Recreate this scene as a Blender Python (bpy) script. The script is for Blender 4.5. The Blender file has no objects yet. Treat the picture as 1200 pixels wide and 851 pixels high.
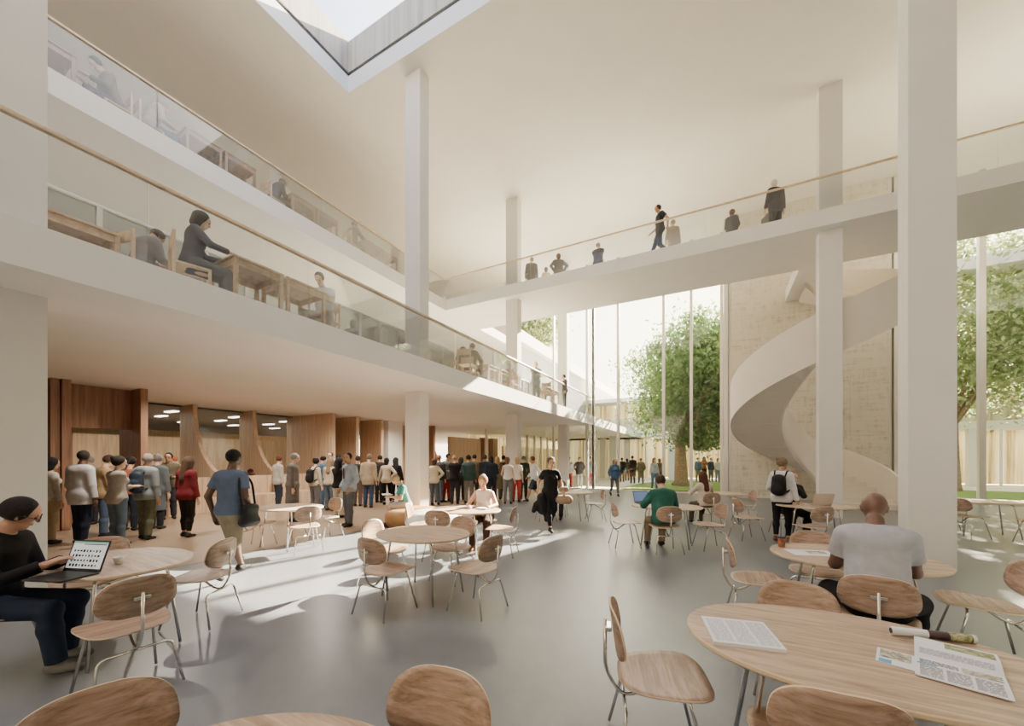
import bpy, math, random
import numpy as np
from mathutils import Vector, Matrix
random.seed(7); np.random.seed(7)
scene = bpy.context.scene
COL = scene.collection
PI = math.pi
H0 = 1.62                      # eye height
TH = math.radians(27.9)
CT, ST = math.cos(TH), math.sin(TH)
FP = 452.0                     # focal length in pixels of a 1200 px wide frame
def W(r, d):                   # lateral / depth distances from the viewpoint -> world X, Y
    return (CT*r - ST*d, ST*r + CT*d)
def PZ(px, py, z):             # world X, Y of the pixel ray at height z
    d = FP*(H0-z)/(py-538.0); return W((px-600.0)/FP*d, d)
def PD(px, d): return W((px-600.0)/FP*d, d)

# ---------------------------------------------------------------- materials
def lin(h):
    if isinstance(h, str):
        h = h.lstrip('#'); c = [int(h[i:i+2], 16)/255 for i in (0,2,4)]
        return tuple(((v/12.92) if v <= .04045 else ((v+.055)/1.055)**2.4) for v in c)+(1,)
    return tuple(h)+(1,) if len(h) == 3 else tuple(h)
def newmat(name):
    m = bpy.data.materials.new(name); m.use_nodes = True
    nt = m.node_tree; b = nt.nodes['Principled BSDF']
    return m, nt, b
def N(nt, t, **kw):
    n = nt.nodes.new(t)
    for k, v in kw.items(): setattr(n, k, v)
    return n
def ramp(nt, src, stops):
    r = N(nt, 'ShaderNodeValToRGB'); e = r.color_ramp.elements
    e[0].position, e[0].color = stops[0][0], lin(stops[0][1])
    e[1].position, e[1].color = stops[-1][0], lin(stops[-1][1])
    for p, c in stops[1:-1]:
        q = e.new(p); q.color = lin(c)
    nt.links.new(src, r.inputs[0]); return r
def coords(nt, scale=(1,1,1), kind='Object', rot=(0,0,0)):
    tc = N(nt, 'ShaderNodeTexCoord'); mp = N(nt, 'ShaderNodeMapping')
    mp.inputs['Scale'].default_value = scale; mp.inputs['Rotation'].default_value = rot
    nt.links.new(tc.outputs[kind], mp.inputs[0]); return mp.outputs[0]
def noise(nt, vec, scale, detail=4, rough=.55, dist=0):
    n = N(nt, 'ShaderNodeTexNoise'); n.inputs['Scale'].default_value = scale
    n.inputs['Detail'].default_value = detail; n.inputs['Roughness'].default_value = rough
    n.inputs['Distortion'].default_value = dist
    nt.links.new(vec, n.inputs['Vector']); return n.outputs[0]
def bump(nt, b, src, strength=.1, dist=.01):
    n = N(nt, 'ShaderNodeBump'); n.inputs['Strength'].default_value = strength
    n.inputs['Distance'].default_value = dist
    nt.links.new(src, n.inputs['Height']); nt.links.new(n.outputs[0], b.inputs['Normal'])
def plain(name, c, rough=.6, metal=0, var=.04, scale=3, em=None, ems=0, spec=None):
    m, nt, b = newmat(name)
    c = lin(c); v = coords(nt); n = noise(nt, v, scale)
    a = tuple(max(0, x*(1-var)) for x in c[:3]); z = tuple(min(1, x*(1+var)) for x in c[:3])
    r = ramp(nt, n, [(.3, a), (.7, z)])
    nt.links.new(r.outputs[0], b.inputs['Base Color'])
    b.inputs['Roughness'].default_value = rough; b.inputs['Metallic'].default_value = metal
    if spec is not None: b.inputs['Specular IOR Level'].default_value = spec
    if em: b.inputs['Emission Color'].default_value = lin(em); b.inputs['Emission Strength'].default_value = ems
    return m
def wood(name, dark, mid, light, scale=(14,1.2,14), rough=.45, rot=(0,0,0), s=1.6, rings=.7):
    m, nt, b = newmat(name)
    v = coords(nt, scale, rot=rot)
    n1 = noise(nt, v, s, 6, .6, rings); n2 = noise(nt, v, s*6, 3, .7)
    mx = N(nt, 'ShaderNodeMath', operation='MULTIPLY_ADD'); mx.inputs[1].default_value = .35; 
    nt.links.new(n2, mx.inputs[0]); nt.links.new(n1, mx.inputs[2])
    r = ramp(nt, mx.outputs[0], [(.45, dark), (.62, mid), (.82, light)])
    nt.links.new(r.outputs[0], b.inputs['Base Color'])
    b.inputs['Roughness'].default_value = rough
    bump(nt, b, mx.outputs[0], .08, .002)
    return m
M = {}
M['white'] = plain('white_plaster', '#eceae6', .75, var=.02, scale=1.2)
M['soffit'] = plain('soffit_plaster', '#f8f3ea', .8, var=.02, scale=1)
M['column'] = plain('painted_column', '#e9e5e0', .7, var=.02, scale=1.5)
M['stair'] = plain('stair_plaster', '#eee6da', .7, var=.015, scale=2)
M['chrome'] = plain('polished_chrome', '#e4e0da', .16, 1.0, var=.02)
M['alu'] = plain('pale_aluminium', '#e2ddd4', .45, .3, var=.02)
M['darkmetal'] = plain('dark_metal', '#5f6062', .5, .6)
M['oak'] = wood('oak_veneer', '#86705c', '#a68e78', '#c2ab94', (1.1,13,13), .42, s=1.8)
M['oak_seat'] = wood('oak_veneer_seat', '#755d4b', '#957b67', '#b3998a', (1.2,15,15), .42, s=2.0)
M['oak_edge'] = plain('ply_edge', '#dcc7a8', .6)
M['panel'] = wood('walnut_panel', '#a98d74', '#c2a68b', '#d4bb9f', (9,9,.45), .5, s=1.6, rings=.2)
M['panel_dark'] = wood('dark_walnut_panel', '#775541', '#8d6850', '#a17b60', (9,9,.45), .5, s=1.6, rings=.2)
M['panel_light'] = wood('light_oak_panel', '#b89b7a', '#d0b491', '#e0c8a8', (7,7,.4), .5, s=1.6, rings=.2)
M['table_wood'] = wood('reading_table_wood', '#a3896f', '#bb9f83', '#ceb598', (6,6,6), .5)
M['rail'] = wood('handrail_oak', '#b9a384', '#d0ba9a', '#decbb0', (4,4,4), .4)
M['leather'] = plain('tan_leather', '#a5794a', .45, var=.12, scale=8)
M['grass'] = plain('grass_green', '#6f8a33', .9, var=.3, scale=5)
M['paving'] = plain('courtyard_paving', '#e6ded0', .8, var=.06, scale=2)
M['bark'] = plain('tree_bark', '#8a755c', .9, var=.35, scale=9)
M['paper'] = plain('white_paper', '#e9ebf0', .6, var=.02)
M['black'] = plain('black_plastic', '#17181a', .4, var=.1)
M['ceiling_room'] = plain('grey_room_ceiling', '#8f8b88', .8)
M['porcelain'] = plain('white_porcelain', '#f1efea', .25, var=.01)
M['curtain'] = wood('pale_curtain', '#cdbb92', '#e4d3aa', '#f3e6c4', (14,14,.1), .8)

def floor_mat(name='polished_concrete_floor', ca='#60646a', cb='#6a6e74', cc='#74787e'):
    m, nt, b = newmat(name)
    v = coords(nt)
    n1 = noise(nt, v, .55, 5, .6, 0); n2 = noise(nt, v, 9, 6, .7)
    mx = N(nt, 'ShaderNodeMath', operation='MULTIPLY_ADD'); mx.inputs[1].default_value = .3
    nt.links.new(n2, mx.inputs[0]); nt.links.new(n1, mx.inputs[2])
    r = ramp(nt, mx.outputs[0], [(.45, ca), (.65, cb), (.85, cc)])
    nt.links.new(r.outputs[0], b.inputs['Base Color'])
    rr = N(nt, 'ShaderNodeMapRange'); nt.links.new(n1, rr.inputs[0])
    rr.inputs[3].default_value = .24; rr.inputs[4].default_value = .40
    nt.links.new(rr.outputs[0], b.inputs['Roughness'])
    b.inputs['Specular IOR Level'].default_value = .6
    n3 = noise(nt, v, 14, 4, .6)
    bump(nt, b, n3, .05, .003)
    return m
M['floor'] = floor_mat()
M['bounce_tint_floor'] = floor_mat('bounce_tinted_polished_floor', '#857362', '#937f6b', '#a08a74')  # floor finish with the warm bounced light painted in as brown
def board_concrete():
    m, nt, b = newmat('board_marked_concrete')
    v = coords(nt)
    br = N(nt, 'ShaderNodeTexBrick'); br.offset = .5
    v2 = coords(nt, (1,1,1), rot=(PI/2,0,0))
    nt.links.new(v2, br.inputs['Vector'])
    br.inputs['Color1'].default_value = lin('#e2dccd'); br.inputs['Color2'].default_value = lin('#dad3c3')
    br.inputs['Mortar'].default_value = lin('#c6bda8'); br.inputs['Scale'].default_value = 1
    br.inputs['Mortar Size'].default_value = .008; br.inputs['Brick Width'].default_value = 9.0
    br.inputs['Row Height'].default_value = 2.5; br.inputs['Mortar Smooth'].default_value = .6
    v3 = coords(nt, (3,3,.6)); na = noise(nt, v3, 2.2, 8, .75, .4)
    v4 = coords(nt, (.5,.5,3.5)); nb = noise(nt, v4, 2.5, 6, .7, .3)
    ad = N(nt, 'ShaderNodeMath', operation='ADD'); nt.links.new(na, ad.inputs[0]); nt.links.new(nb, ad.inputs[1])
    r = ramp(nt, ad.outputs[0], [(.72, '#c6bba6'), (1.0, '#ffffff'), (1.2, '#ffffff')])
    mix = N(nt, 'ShaderNodeMix', data_type='RGBA', blend_type='MULTIPLY'); mix.inputs[0].default_value = .75
    nt.links.new(br.outputs[0], mix.inputs[6]); nt.links.new(r.outputs[0], mix.inputs[7])
    nt.links.new(mix.outputs[2], b.inputs['Base Color']); b.inputs['Roughness'].default_value = .85
    bump(nt, b, ad.outputs[0], .5, .02)
    return m
M['concrete'] = board_concrete()
def glass_mat(name, tint=(.97,.99,.98), refl=.35, haze=0.0, hc='#ffffff'):
    m, nt, b = newmat(name); nt.nodes.remove(b)
    out = nt.nodes['Material Output']
    tr = N(nt, 'ShaderNodeBsdfTransparent'); tr.inputs[0].default_value = tint+(1,)
    gl = N(nt, 'ShaderNodeBsdfGlossy'); gl.inputs['Roughness'].default_value = .02
    fr = N(nt, 'ShaderNodeFresnel'); fr.inputs[0].default_value = 1.45
    mu = N(nt, 'ShaderNodeMath', operation='MULTIPLY'); mu.inputs[1].default_value = refl
    nt.links.new(fr.outputs[0], mu.inputs[0])
    mx = N(nt, 'ShaderNodeMixShader'); nt.links.new(mu.outputs[0], mx.inputs[0])
    nt.links.new(tr.outputs[0], mx.inputs[1]); nt.links.new(gl.outputs[0], mx.inputs[2])
    last = mx
    if haze:
        df = N(nt, 'ShaderNodeBsdfDiffuse'); df.inputs[0].default_value = lin(hc)
        m2 = N(nt, 'ShaderNodeMixShader'); m2.inputs[0].default_value = haze
        nt.links.new(mx.outputs[0], m2.inputs[1]); nt.links.new(df.outputs[0], m2.inputs[2]); last = m2
    nt.links.new(last.outputs[0], out.inputs[0]); return m
M['glass'] = glass_mat('window_glass', refl=.5)
M['rail_glass'] = glass_mat('balustrade_glass', (.97,.98,.975), .7, .03)
M['back_glass'] = glass_mat('frosted_balustrade_glass', (.72,.75,.76), .5, .10)
def emis(name, c, s):
    m, nt, b = newmat(name); b.inputs['Base Color'].default_value = lin(c)
    b.inputs['Emission Color'].default_value = lin(c); b.inputs['Emission Strength'].default_value = s
    return m
M['lamp'] = emis('lamp_white', '#fff6ea', 7)
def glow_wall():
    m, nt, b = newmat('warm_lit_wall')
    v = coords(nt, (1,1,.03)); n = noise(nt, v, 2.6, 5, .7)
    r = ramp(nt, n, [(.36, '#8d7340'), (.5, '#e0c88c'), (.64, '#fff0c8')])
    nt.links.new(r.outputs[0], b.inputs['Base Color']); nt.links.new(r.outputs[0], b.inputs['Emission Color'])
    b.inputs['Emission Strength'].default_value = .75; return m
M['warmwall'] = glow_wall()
def leafmat(name, a, b_, c):
    m, nt, b = newmat(name)
    v = coords(nt); n = noise(nt, v, 1.3, 4)
    r = ramp(nt, n, [(.35, a), (.52, b_), (.7, c)])
    nt.links.new(r.outputs[0], b.inputs['Base Color']); b.inputs['Roughness'].default_value = .6
    tr = N(nt, 'ShaderNodeBsdfTranslucent'); nt.links.new(r.outputs[0], tr.inputs[0])
    mx = N(nt, 'ShaderNodeMixShader'); mx.inputs[0].default_value = .45
    nt.links.new(b.outputs[0], mx.inputs[1]); nt.links.new(tr.outputs[0], mx.inputs[2])
    nt.links.new(mx.outputs[0], nt.nodes['Material Output'].inputs[0]); return m
M['leaf'] = leafmat('tree_leaves', '#4d6838', '#6d8850', '#93a468')
M['leaf_pale'] = leafmat('pale_tree_leaves', '#76895a', '#99a874', '#b8bd8e')
_cm = {}
def desat(c, k=.72, g=.94):
    v = [int(c.lstrip('#')[i:i+2],16) for i in (0,2,4)]; m = sum(v)/3
    return '#'+''.join('%02x' % max(0,min(255,int((m+(x-m)*k)*g))) for x in v)
def fabric(c, rough=.85, var=.1, scale=14):
    c = desat(c)
    k = (str(c), rough)
    if k not in _cm:
        _cm[k] = plain('cloth_'+str(c).strip('#'), c, rough, var=var, scale=scale, spec=.2)
    return _cm[k]
def hairmat(c):
    k = ('hair', c)
    if k not in _cm:
        m, nt, b = newmat('hair_'+c.strip('#')); v = coords(nt, (1,1,1)); n = noise(nt, v, 60, 5, .7, 1.0)
        l = lin(desat(c)); r = ramp(nt, n, [(.35, tuple(x*.6 for x in l[:3])), (.65, tuple(min(1,x*1.5+.004) for x in l[:3]))])
        nt.links.new(r.outputs[0], b.inputs['Base Color']); b.inputs['Roughness'].default_value = .75; b.inputs['Specular IOR Level'].default_value = .25
        bump(nt, b, n, .9, .012); _cm[k] = m
    return _cm[k]
def skin(c):
    c = desat(c,.8,1)
    k = ('skin', c)
    if k not in _cm:
        m = plain('skin_'+c.strip('#'), c, .5, var=.06, scale=10); _cm[k] = m
        b = m.node_tree.nodes['Principled BSDF']; b.inputs['Subsurface Weight'].default_value = .0
    return _cm[k]

# ---------------------------------------------------------------- mesh helpers
class MB:
    def __init__(s): s.v = []; s.f = []; s.mi = []; s.cur = 0
    def add(s, vs, fs):
        o = len(s.v); s.v += [tuple(x) for x in vs]
        s.f += [tuple(i+o for i in f) for f in fs]; s.mi += [s.cur]*len(fs)
    def box(s, lo, hi, R=None, t=None):
        x0,y0,z0 = lo; x1,y1,z1 = hi
        vs = [(x0,y0,z0),(x1,y0,z0),(x1,y1,z0),(x0,y1,z0),(x0,y0,z1),(x1,y0,z1),(x1,y1,z1),(x0,y1,z1)]
        if R is not None: vs = [tuple(R @ Vector(v) + (t or Vector())) for v in vs]
        s.add(vs, [(0,3,2,1),(4,5,6,7),(0,1,5,4),(1,2,6,5),(2,3,7,6),(3,0,4,7)]); return s
    def tube(s, pts, r, seg=8, fil=0, caps=True):
        P = [Vector(p) for p in pts]
        if fil:
            Q = [P[0]]
            for i in range(1, len(P)-1):
                a, b, c = P[i-1], P[i], P[i+1]
                l1 = min(fil, (a-b).length*.48); l2 = min(fil, (c-b).length*.48)
                p1 = b+(a-b).normalized()*l1; p2 = b+(c-b).normalized()*l2
                for k in range(6):
                    t = k/5; Q.append(p1*(1-t)**2 + b*2*t*(1-t) + p2*t*t)
            Q.append(P[-1]); P = Q
        rr = r if isinstance(r, (list, tuple)) else [r]*len(P)
        n = len(P); ref = None; rings = []
        for i in range(n):
            d = (P[min(i+1,n-1)]-P[max(i-1,0)]).normalized()
            if ref is None:
                ref = d.orthogonal().normalized()
            ref = (ref - d*ref.dot(d)).normalized(); b = d.cross(ref)
            rings.append([P[i] + (ref*math.cos(2*PI*k/seg)+b*math.sin(2*PI*k/seg))*rr[i] for k in range(seg)])
        vs = [v for R_ in rings for v in R_]; fs = []
        for i in range(n-1):
            for k in range(seg):
                k2 = (k+1) % seg; fs.append((i*seg+k, i*seg+k2, (i+1)*seg+k2, (i+1)*seg+k))
        if caps: fs.append(tuple(range(seg))[::-1]); fs.append(tuple((n-1)*seg+k for k in range(seg)))
        s.add(vs, fs); return s
    def lathe(s, prof, seg=32, c=(0,0,0)):
        vs = []; fs = []
        for (r, z) in prof:
            for k in range(seg):
                a = 2*PI*k/seg; vs.append((c[0]+r*math.cos(a), c[1]+r*math.sin(a), c[2]+z))
        for i in range(len(prof)-1):
            for k in range(seg):
                k2 = (k+1) % seg; fs.append((i*seg+k, i*seg+k2, (i+1)*seg+k2, (i+1)*seg+k))
        fs.append(tuple(range(seg))[::-1]); fs.append(tuple((len(prof)-1)*seg+k for k in range(seg)))
        s.add(vs, fs); return s
    def prism(s, poly, y0, y1, axis='y'):   # poly in (a, z); extruded along axis
        n = len(poly)
        f = (lambda a, z, e: (a, e, z)) if axis == 'y' else ((lambda a, z, e: (e, a, z)) if axis == 'x' else (lambda a, b, e: (a, b, e)))
        vs = [f(a, z, y0) for a, z in poly]+[f(a, z, y1) for a, z in poly]
        fs = [tuple(range(n))[::-1], tuple(range(n, 2*n))]+[(i, (i+1) % n, n+(i+1) % n, n+i) for i in range(n)]
        s.add(vs, fs); return s
    def mesh(s, name, mats, smooth=False):
        me = bpy.data.meshes.new(name); me.from_pydata(s.v, [], s.f)
        for m in (mats if isinstance(mats, list) else [mats]): me.materials.append(m)
        if any(s.mi): me.polygons.foreach_set('material_index', s.mi)
        if smooth: me.shade_smooth() if hasattr(me, 'shade_smooth') else me.polygons.foreach_set('use_smooth', [True]*len(me.polygons))
        me.update(); return me
    def build(s, name, mats, parent=None, smooth=False, bevel=0, recalc=True, loc=None):
        me = s.mesh(name, mats, smooth)
        if recalc:
            import bmesh
            bm = bmesh.new(); bm.from_mesh(me); bmesh.ops.recalc_face_normals(bm, faces=bm.faces); bm.to_mesh(me); bm.free()
        o = bpy.data.objects.new(name, me); COL.objects.link(o)
        if parent: o.parent = parent
        if loc: o.location = loc
        if bevel:
            md = o.modifiers.new('b', 'BEVEL'); md.width = bevel; md.segments = 2; md.limit_method = 'ANGLE'
        return o
def tag(o, label=None, cat=None, group=None, kind=None):
    if label: o['label'] = label
    if cat: o['category'] = cat
    if group: o['group'] = group
    if kind: o['kind'] = kind
    return o
def empty(name, loc=(0,0,0), rz=0):
    o = bpy.data.objects.new(name, None); COL.objects.link(o); o.location = loc; o.rotation_euler = (0,0,rz)
    o.empty_display_size = .1
    return o
def copy_tree(o, parent=None):
    c = o.copy(); COL.objects.link(c); c.parent = parent
    for ch in o.children: copy_tree(ch, c)
    return c
def struct(name, mb, mat, parent=None, **kw):
    o = mb.build(name, mat, parent, **kw)
    if not parent: o['kind'] = 'structure'
    return o
# ================================================================ the building
ZM0, ZM1 = 3.42, 3.865      # middle gallery slab
ZU0, ZU1 = 7.95, 8.40       # upper gallery / bridge slab
ZC = 11.97                  # ceiling
XM, XU = -5.75, -10.2       # gallery edges
YB0, YB1 = 13.2, 15.95      # bridge
YG = 20.0                   # glass facade
def label_struct(o, l, c=None): o['label'] = l; return o
struct('floor', MB().box((-30,-9,-.2), (16,YG+.1,0)), M['floor'])
struct('floor_bounce_tint', MB().box((-30,-9,.0), (-7.12,YG,.004)), M['bounce_tint_floor'])  # thin sheet over the floor, tinted for warm bounce under the gallery
cb = MB(); SX0, SX1, SY0, SY1 = -9.2, -.5, .0, 7.48
for lo, hi in (((-30,-9),(SX0,YG+.3)), ((SX1,-9),(16,YG+.3)), ((SX0,-9),(SX1,SY0)), ((SX0,SY1),(SX1,YG+.3))):
    cb.box((lo[0],lo[1],ZC), (hi[0],hi[1],ZC+.45))
struct('ceiling', cb, M['soffit'])
# skylight: white reveal, dark window strip, grey panelled upstand
sk = empty('window_1', (0,0,0)); sk['kind'] = 'structure'
def ring(mb, e, z0, z1, t=.12):
    mb.box((SX0-e-t,SY0-e-t,z0),(SX0-e,SY1+e+t,z1)); mb.box((SX1+e,SY0-e-t,z0),(SX1+e+t,SY1+e+t,z1))
    mb.box((SX0-e,SY0-e-t,z0),(SX1+e,SY0-e,z1)); mb.box((SX0-e,SY1+e,z0),(SX1+e,SY1+e+t,z1)); return mb
M['sky_reveal'] = plain('skylight_reveal_white', '#e3e7ee', .7, var=.01)
M['upstand'] = wood('grey_upstand_panels', '#8d8d8b', '#a5a5a2', '#b9b8b4', (3,3,.1), .6)
ring(MB(), 0.11, ZC+.452, ZC+.5, .3).build('reveal', M['sky_reveal'], sk)
ring(MB(), .06, ZC+.47, ZC+.64, .04).build('shadow_gap', M['darkmetal'], sk)
ring(MB(), .02, ZC+.62, ZC+1.5, .12).build('upstand', M['upstand'], sk)
lin_ = MB(); ring(lin_, -.012, ZC+.0, ZC+.47, .01); lin_.build('lining', M['sky_reveal'], sk)
# middle gallery slab: underside + fascia
struct('trim_1', MB().box((-30,-9,ZM0), (XM,45,ZM1)), M['white'])
struct('trim_2', MB().box((-30,-9,ZU0), (XU,YG-.2,ZU1)), M['white'])
struct('trim_3', MB().box((XU,YB0,ZU0), (16,YB1,ZU1)).box((XU,YB0-.0,ZU0),(XU+.01,YB1,ZU1)), M['white'])
struct('trim_4', MB().box((2.45,YB1+.001,ZU0), (3.25,18.9,ZU1)), M['white'])
# walls
struct('wall_left', MB().box((-7.2,-9,0), (-6.6,1.38,ZC)), M['column'])
struct('wall_back', MB().box((-30,-9.3,0), (16,-9,ZC+.4)), M['white'])
struct('wall_right', MB().box((16,-9,0), (16.3,YG,ZC+.4)), M['white'])
struct('wall_gallery', MB().box((-17.3,-9,ZM1),(-17,YG,ZU0)).box((-17.3,-9,ZU1),(-17,YG,ZC)).box((-17,YG-.3,ZM1),(XU,YG,ZU0)).box((-17,YG-.3,ZU1),(XU,YG,ZC)), M['soffit'])
struct('wall_servery', MB().box((-30.3,-9,0),(-30,YG,ZM0)), M['panel_light'])
# columns on their grid
ci = 0
for X, Y, z1 in [(-7.43,7.86,ZC),(-7.43,13.5,ZC),(-7.43,19.2,ZC),(2.53,7.86,ZC),(2.53,13.5,ZC),(-7.43,24.8,ZM0),(-7.43,30.4,ZM0),(-7.43,36,ZM0)]:
    mb = MB()
    if z1 == ZC and X < 0:
        mb.box((X,Y,0),(X+.52,Y+.36,ZM0)); mb.box((X,Y,ZM1),(X+.52,Y+.36,ZC))
    elif z1 == ZC and Y > 13:
        mb.box((X,Y,0),(X+.52,Y+.36,ZU0)); mb.box((X,Y,ZU1),(X+.52,Y+.36,ZC))
    else: mb.box((X,Y,0),(X+.52,Y+.36,z1))
    o = struct('column', mb, M['column'], bevel=.008)
    o['label'] = 'square white column on the hall floor'
# concrete stair tower
TX0, TX1, TY = .57, 5.6, 18.95
struct('wall_tower', MB().box((TX0,TY,0),(TX1,TY+2.5,ZC)), M['concrete'])
struct('trim_5', MB().box((TX0-.28,TY+.02,0),(TX0-.12,TY+1.0,ZC)).box((TX0-.1,TY+.1,0),(TX0-.002,TY+1.0,ZC)), M['alu'])
struct('trim_6', MB().box((TX1+.002,TY+.1,0),(TX1+.1,TY+1.0,ZC)).box((TX1+.14,TY+.02,0),(TX1+.26,TY+1.0,ZC)), M['alu'])
# facade glazing with mullions
def facade(n, xs, z0, z1, Y, mull=.13):
    root = empty('window_%d' % n, (0,0,0)); root['kind'] = 'structure'
    for a, b in zip(xs[:-1], xs[1:]):
        MB().box((a+mull/2,Y+.06,z0),(b-mull/2,Y+.075,z1)).build('pane', M['glass'], root)
    for x in xs:
        MB().box((x-mull/2,Y-.0,z0),(x+mull/2,Y+.2,z1)).build('mullion', M['alu'], root, bevel=.01)
    MB().box((xs[0],Y-.02,z0),(xs[-1],Y+.16,z0+.06)).build('sill', M['alu'], root)
def xat(px, Y):             # X of a pixel column on a plane Y = const
    k = (px-600)/FP; return Y*(k*CT-ST)/(CT+k*ST)
facade(2, [-5.75, xat(687.5,YG), xat(724,YG), xat(777.5,YG), xat(810,YG), TX0-.35], 0, ZC, YG)
facade(3, [-12.4, -10.2, -8.0, -5.75], 0, ZM0, YG, .1)
facade(4, [-10.2, -8.0, -5.75], ZM1, ZC, YG, .1)
facade(5, [TX1+.3, xat(1152,YG), 11.9, 16], 0, ZC, YG, .17)
# balustrades
def balustrade(name, p0, p1, h, label, glass='rail_glass', step=2.0, posts=False, rail='rail', rw=.06):
    root = empty(name, (p0[0],p0[1],p0[2])); tag(root, label, 'balustrade')
    a = Vector(p0); b = Vector(p1); L = (b-a).length; d = (b-a)/L
    ang = math.atan2(d.y, d.x); R = Matrix.Rotation(ang, 3, 'Z')
    n = max(1, round(L/step)); w = L/n
    for i in range(n):
        MB().box((i*w+.008,-.008,0),((i+1)*w-.008,.008,h-.03), R).build('glass_panel', M[glass], root)
        if posts: MB().box((i*w-.03,-.03,0),(i*w+.03,.03,h), R).build('post', M['alu'], root)
    MB().box((0,-rw/2,h-.035),(L,rw/2,h+.015), R).build('handrail', M[rail], root, bevel=.01)
    return root
balustrade('glass_balustrade', (XM-.08,-6,ZM1+.002), (XM-.08,19.95,ZM1+.002), 1.0, 'long clear glass balustrade with wooden handrail along the middle gallery edge')
balustrade('glass_balustrade', (XU-.08,-6,ZU1+.002), (XU-.08,YB0+.08,ZU1+.002), .93, 'clear glass balustrade with thin handrail along the top gallery edge')
balustrade('glass_balustrade', (XU-.08,YB0+.08,ZU1+.002), (15.9,YB0+.08,ZU1+.002), .93, 'glass balustrade with wooden handrail along the hall side of the bridge')
balustrade('glass_balustrade', (-7.65,-1.77,ZM1+.002), (-7.65,18.07,ZM1+.002), 1.30, 'low frosted screen with white posts behind the middle gallery tables', 'back_glass', .64, True, 'alu', .05)
balustrade('glass_balustrade', (XU+1,YB1-.1,ZU1+.002), (1.1,YB1-.1,ZU1+.002), 1.0, 'rear balustrade with slim posts on the window side of the bridge', 'rail_glass', 4.5, True, 'alu', .03)
balustrade('glass_balustrade', (5.0,YB1-.1,ZU1+.002), (15.9,YB1-.1,ZU1+.002), 1.0, 'rear bridge balustrade on the far side of the concrete tower', 'rail_glass', 3.0, True, 'alu', .03)
# ---------------- spiral stair
def spiral():
    root = empty('spiral_staircase', (2.80,16.4,0)); tag(root, 'white sculptural spiral staircase rising in front of the concrete tower', 'staircase')
    Ro, Ri, rise, a1 = 2.34, .75, 6.6/(2*PI), math.radians(448)
    def helix(r0, r1, lo, hi, n=120, a0=0.0, aend=a1):
        mb = MB(); vs = []; fs = []
        for i in range(n+1):
            a = a0+(aend-a0)*i/n; z = rise*a
            for (r, dz) in ((r0,lo),(r1,lo),(r1,hi),(r0,hi)):
                vs.append((r*math.cos(a), r*math.sin(a), max(0.0, z+dz)))
        for i in range(n):
            for k in range(4):
                k2 = (k+1) % 4; fs.append((i*4+k, i*4+k2, (i+1)*4+k2, (i+1)*4+k))
        fs.append((0,1,2,3)); fs.append((n*4+3,n*4+2,n*4+1,n*4))
        mb.add(vs, fs); return mb
    helix(Ro-.07, Ro, -.42, 1.0).build('outer_parapet', M['stair'], root, smooth=False).data.shade_smooth()
    helix(Ri, Ri+.06, -.42, 1.0).build('inner_parapet', M['stair'], root, smooth=False).data.shade_smooth()
    helix(Ri, Ro-.02, -.40, -.22).build('soffit', M['stair'], root).data.shade_smooth()
    for o in root.children:
        md = o.modifiers.new('e', 'EDGE_SPLIT'); md.split_angle = math.radians(40)
    n = 50; mb = MB()
    for i in range(n):
        a, b = a1*i/n, a1*(i+1)/n; z = rise*b
        P = [(Ri+.05,a),(Ro-.06,a),(Ro-.06,b),(Ri+.05,b)]
        vs = [(r*math.cos(t), r*math.sin(t), max(0,rise*a-.25)) for r,t in P]+[(r*math.cos(t), r*math.sin(t), z) for r,t in P]
        mb.add(vs, [(0,3,2,1),(4,5,6,7),(0,1,5,4),(1,2,6,5),(2,3,7,6),(3,0,4,7)])
    mb.build('treads', M['stair'], root)
spiral()
# ---------------- timber wall under the gallery
def fin(Y, label, Xtop, Xbot, z_b=.95, th=.12):
    root = empty('curved_timber_fin', (Xtop-.9,Y,0)); tag(root, label, 'partition')
    poly = [(0,0),(Xbot-Xtop+.9,0),(Xbot-Xtop+.9,z_b)]
    w = Xbot-Xtop; h = ZM0-.02-z_b
    for k in range(1, 17):
        t = k/16*PI/2
        poly.append((.9+w*(1-math.sin(t)), z_b+.12+ (h-.12)*(1-math.cos(t))))
    poly.append((.9, ZM0)); poly.append((0, ZM0))
    MB().prism(poly, 0, th).build('panel', M['panel'], root)
fin(6.3, 'timber fin with a concave curved edge beside the dark portal', -15.2, -13.1)
fin(8.2, 'timber fin with a concave curved edge beside the tall flat timber panel', -15.3, -13.5)
def panelbox(name, lo, hi, m, label, cat='panel'):
    root = MB().box((0,0,0), tuple(h-l for h,l in zip(hi,lo))).build(name, M[m], loc=lo, bevel=.006)
    tag(root, label, cat); return root
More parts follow.
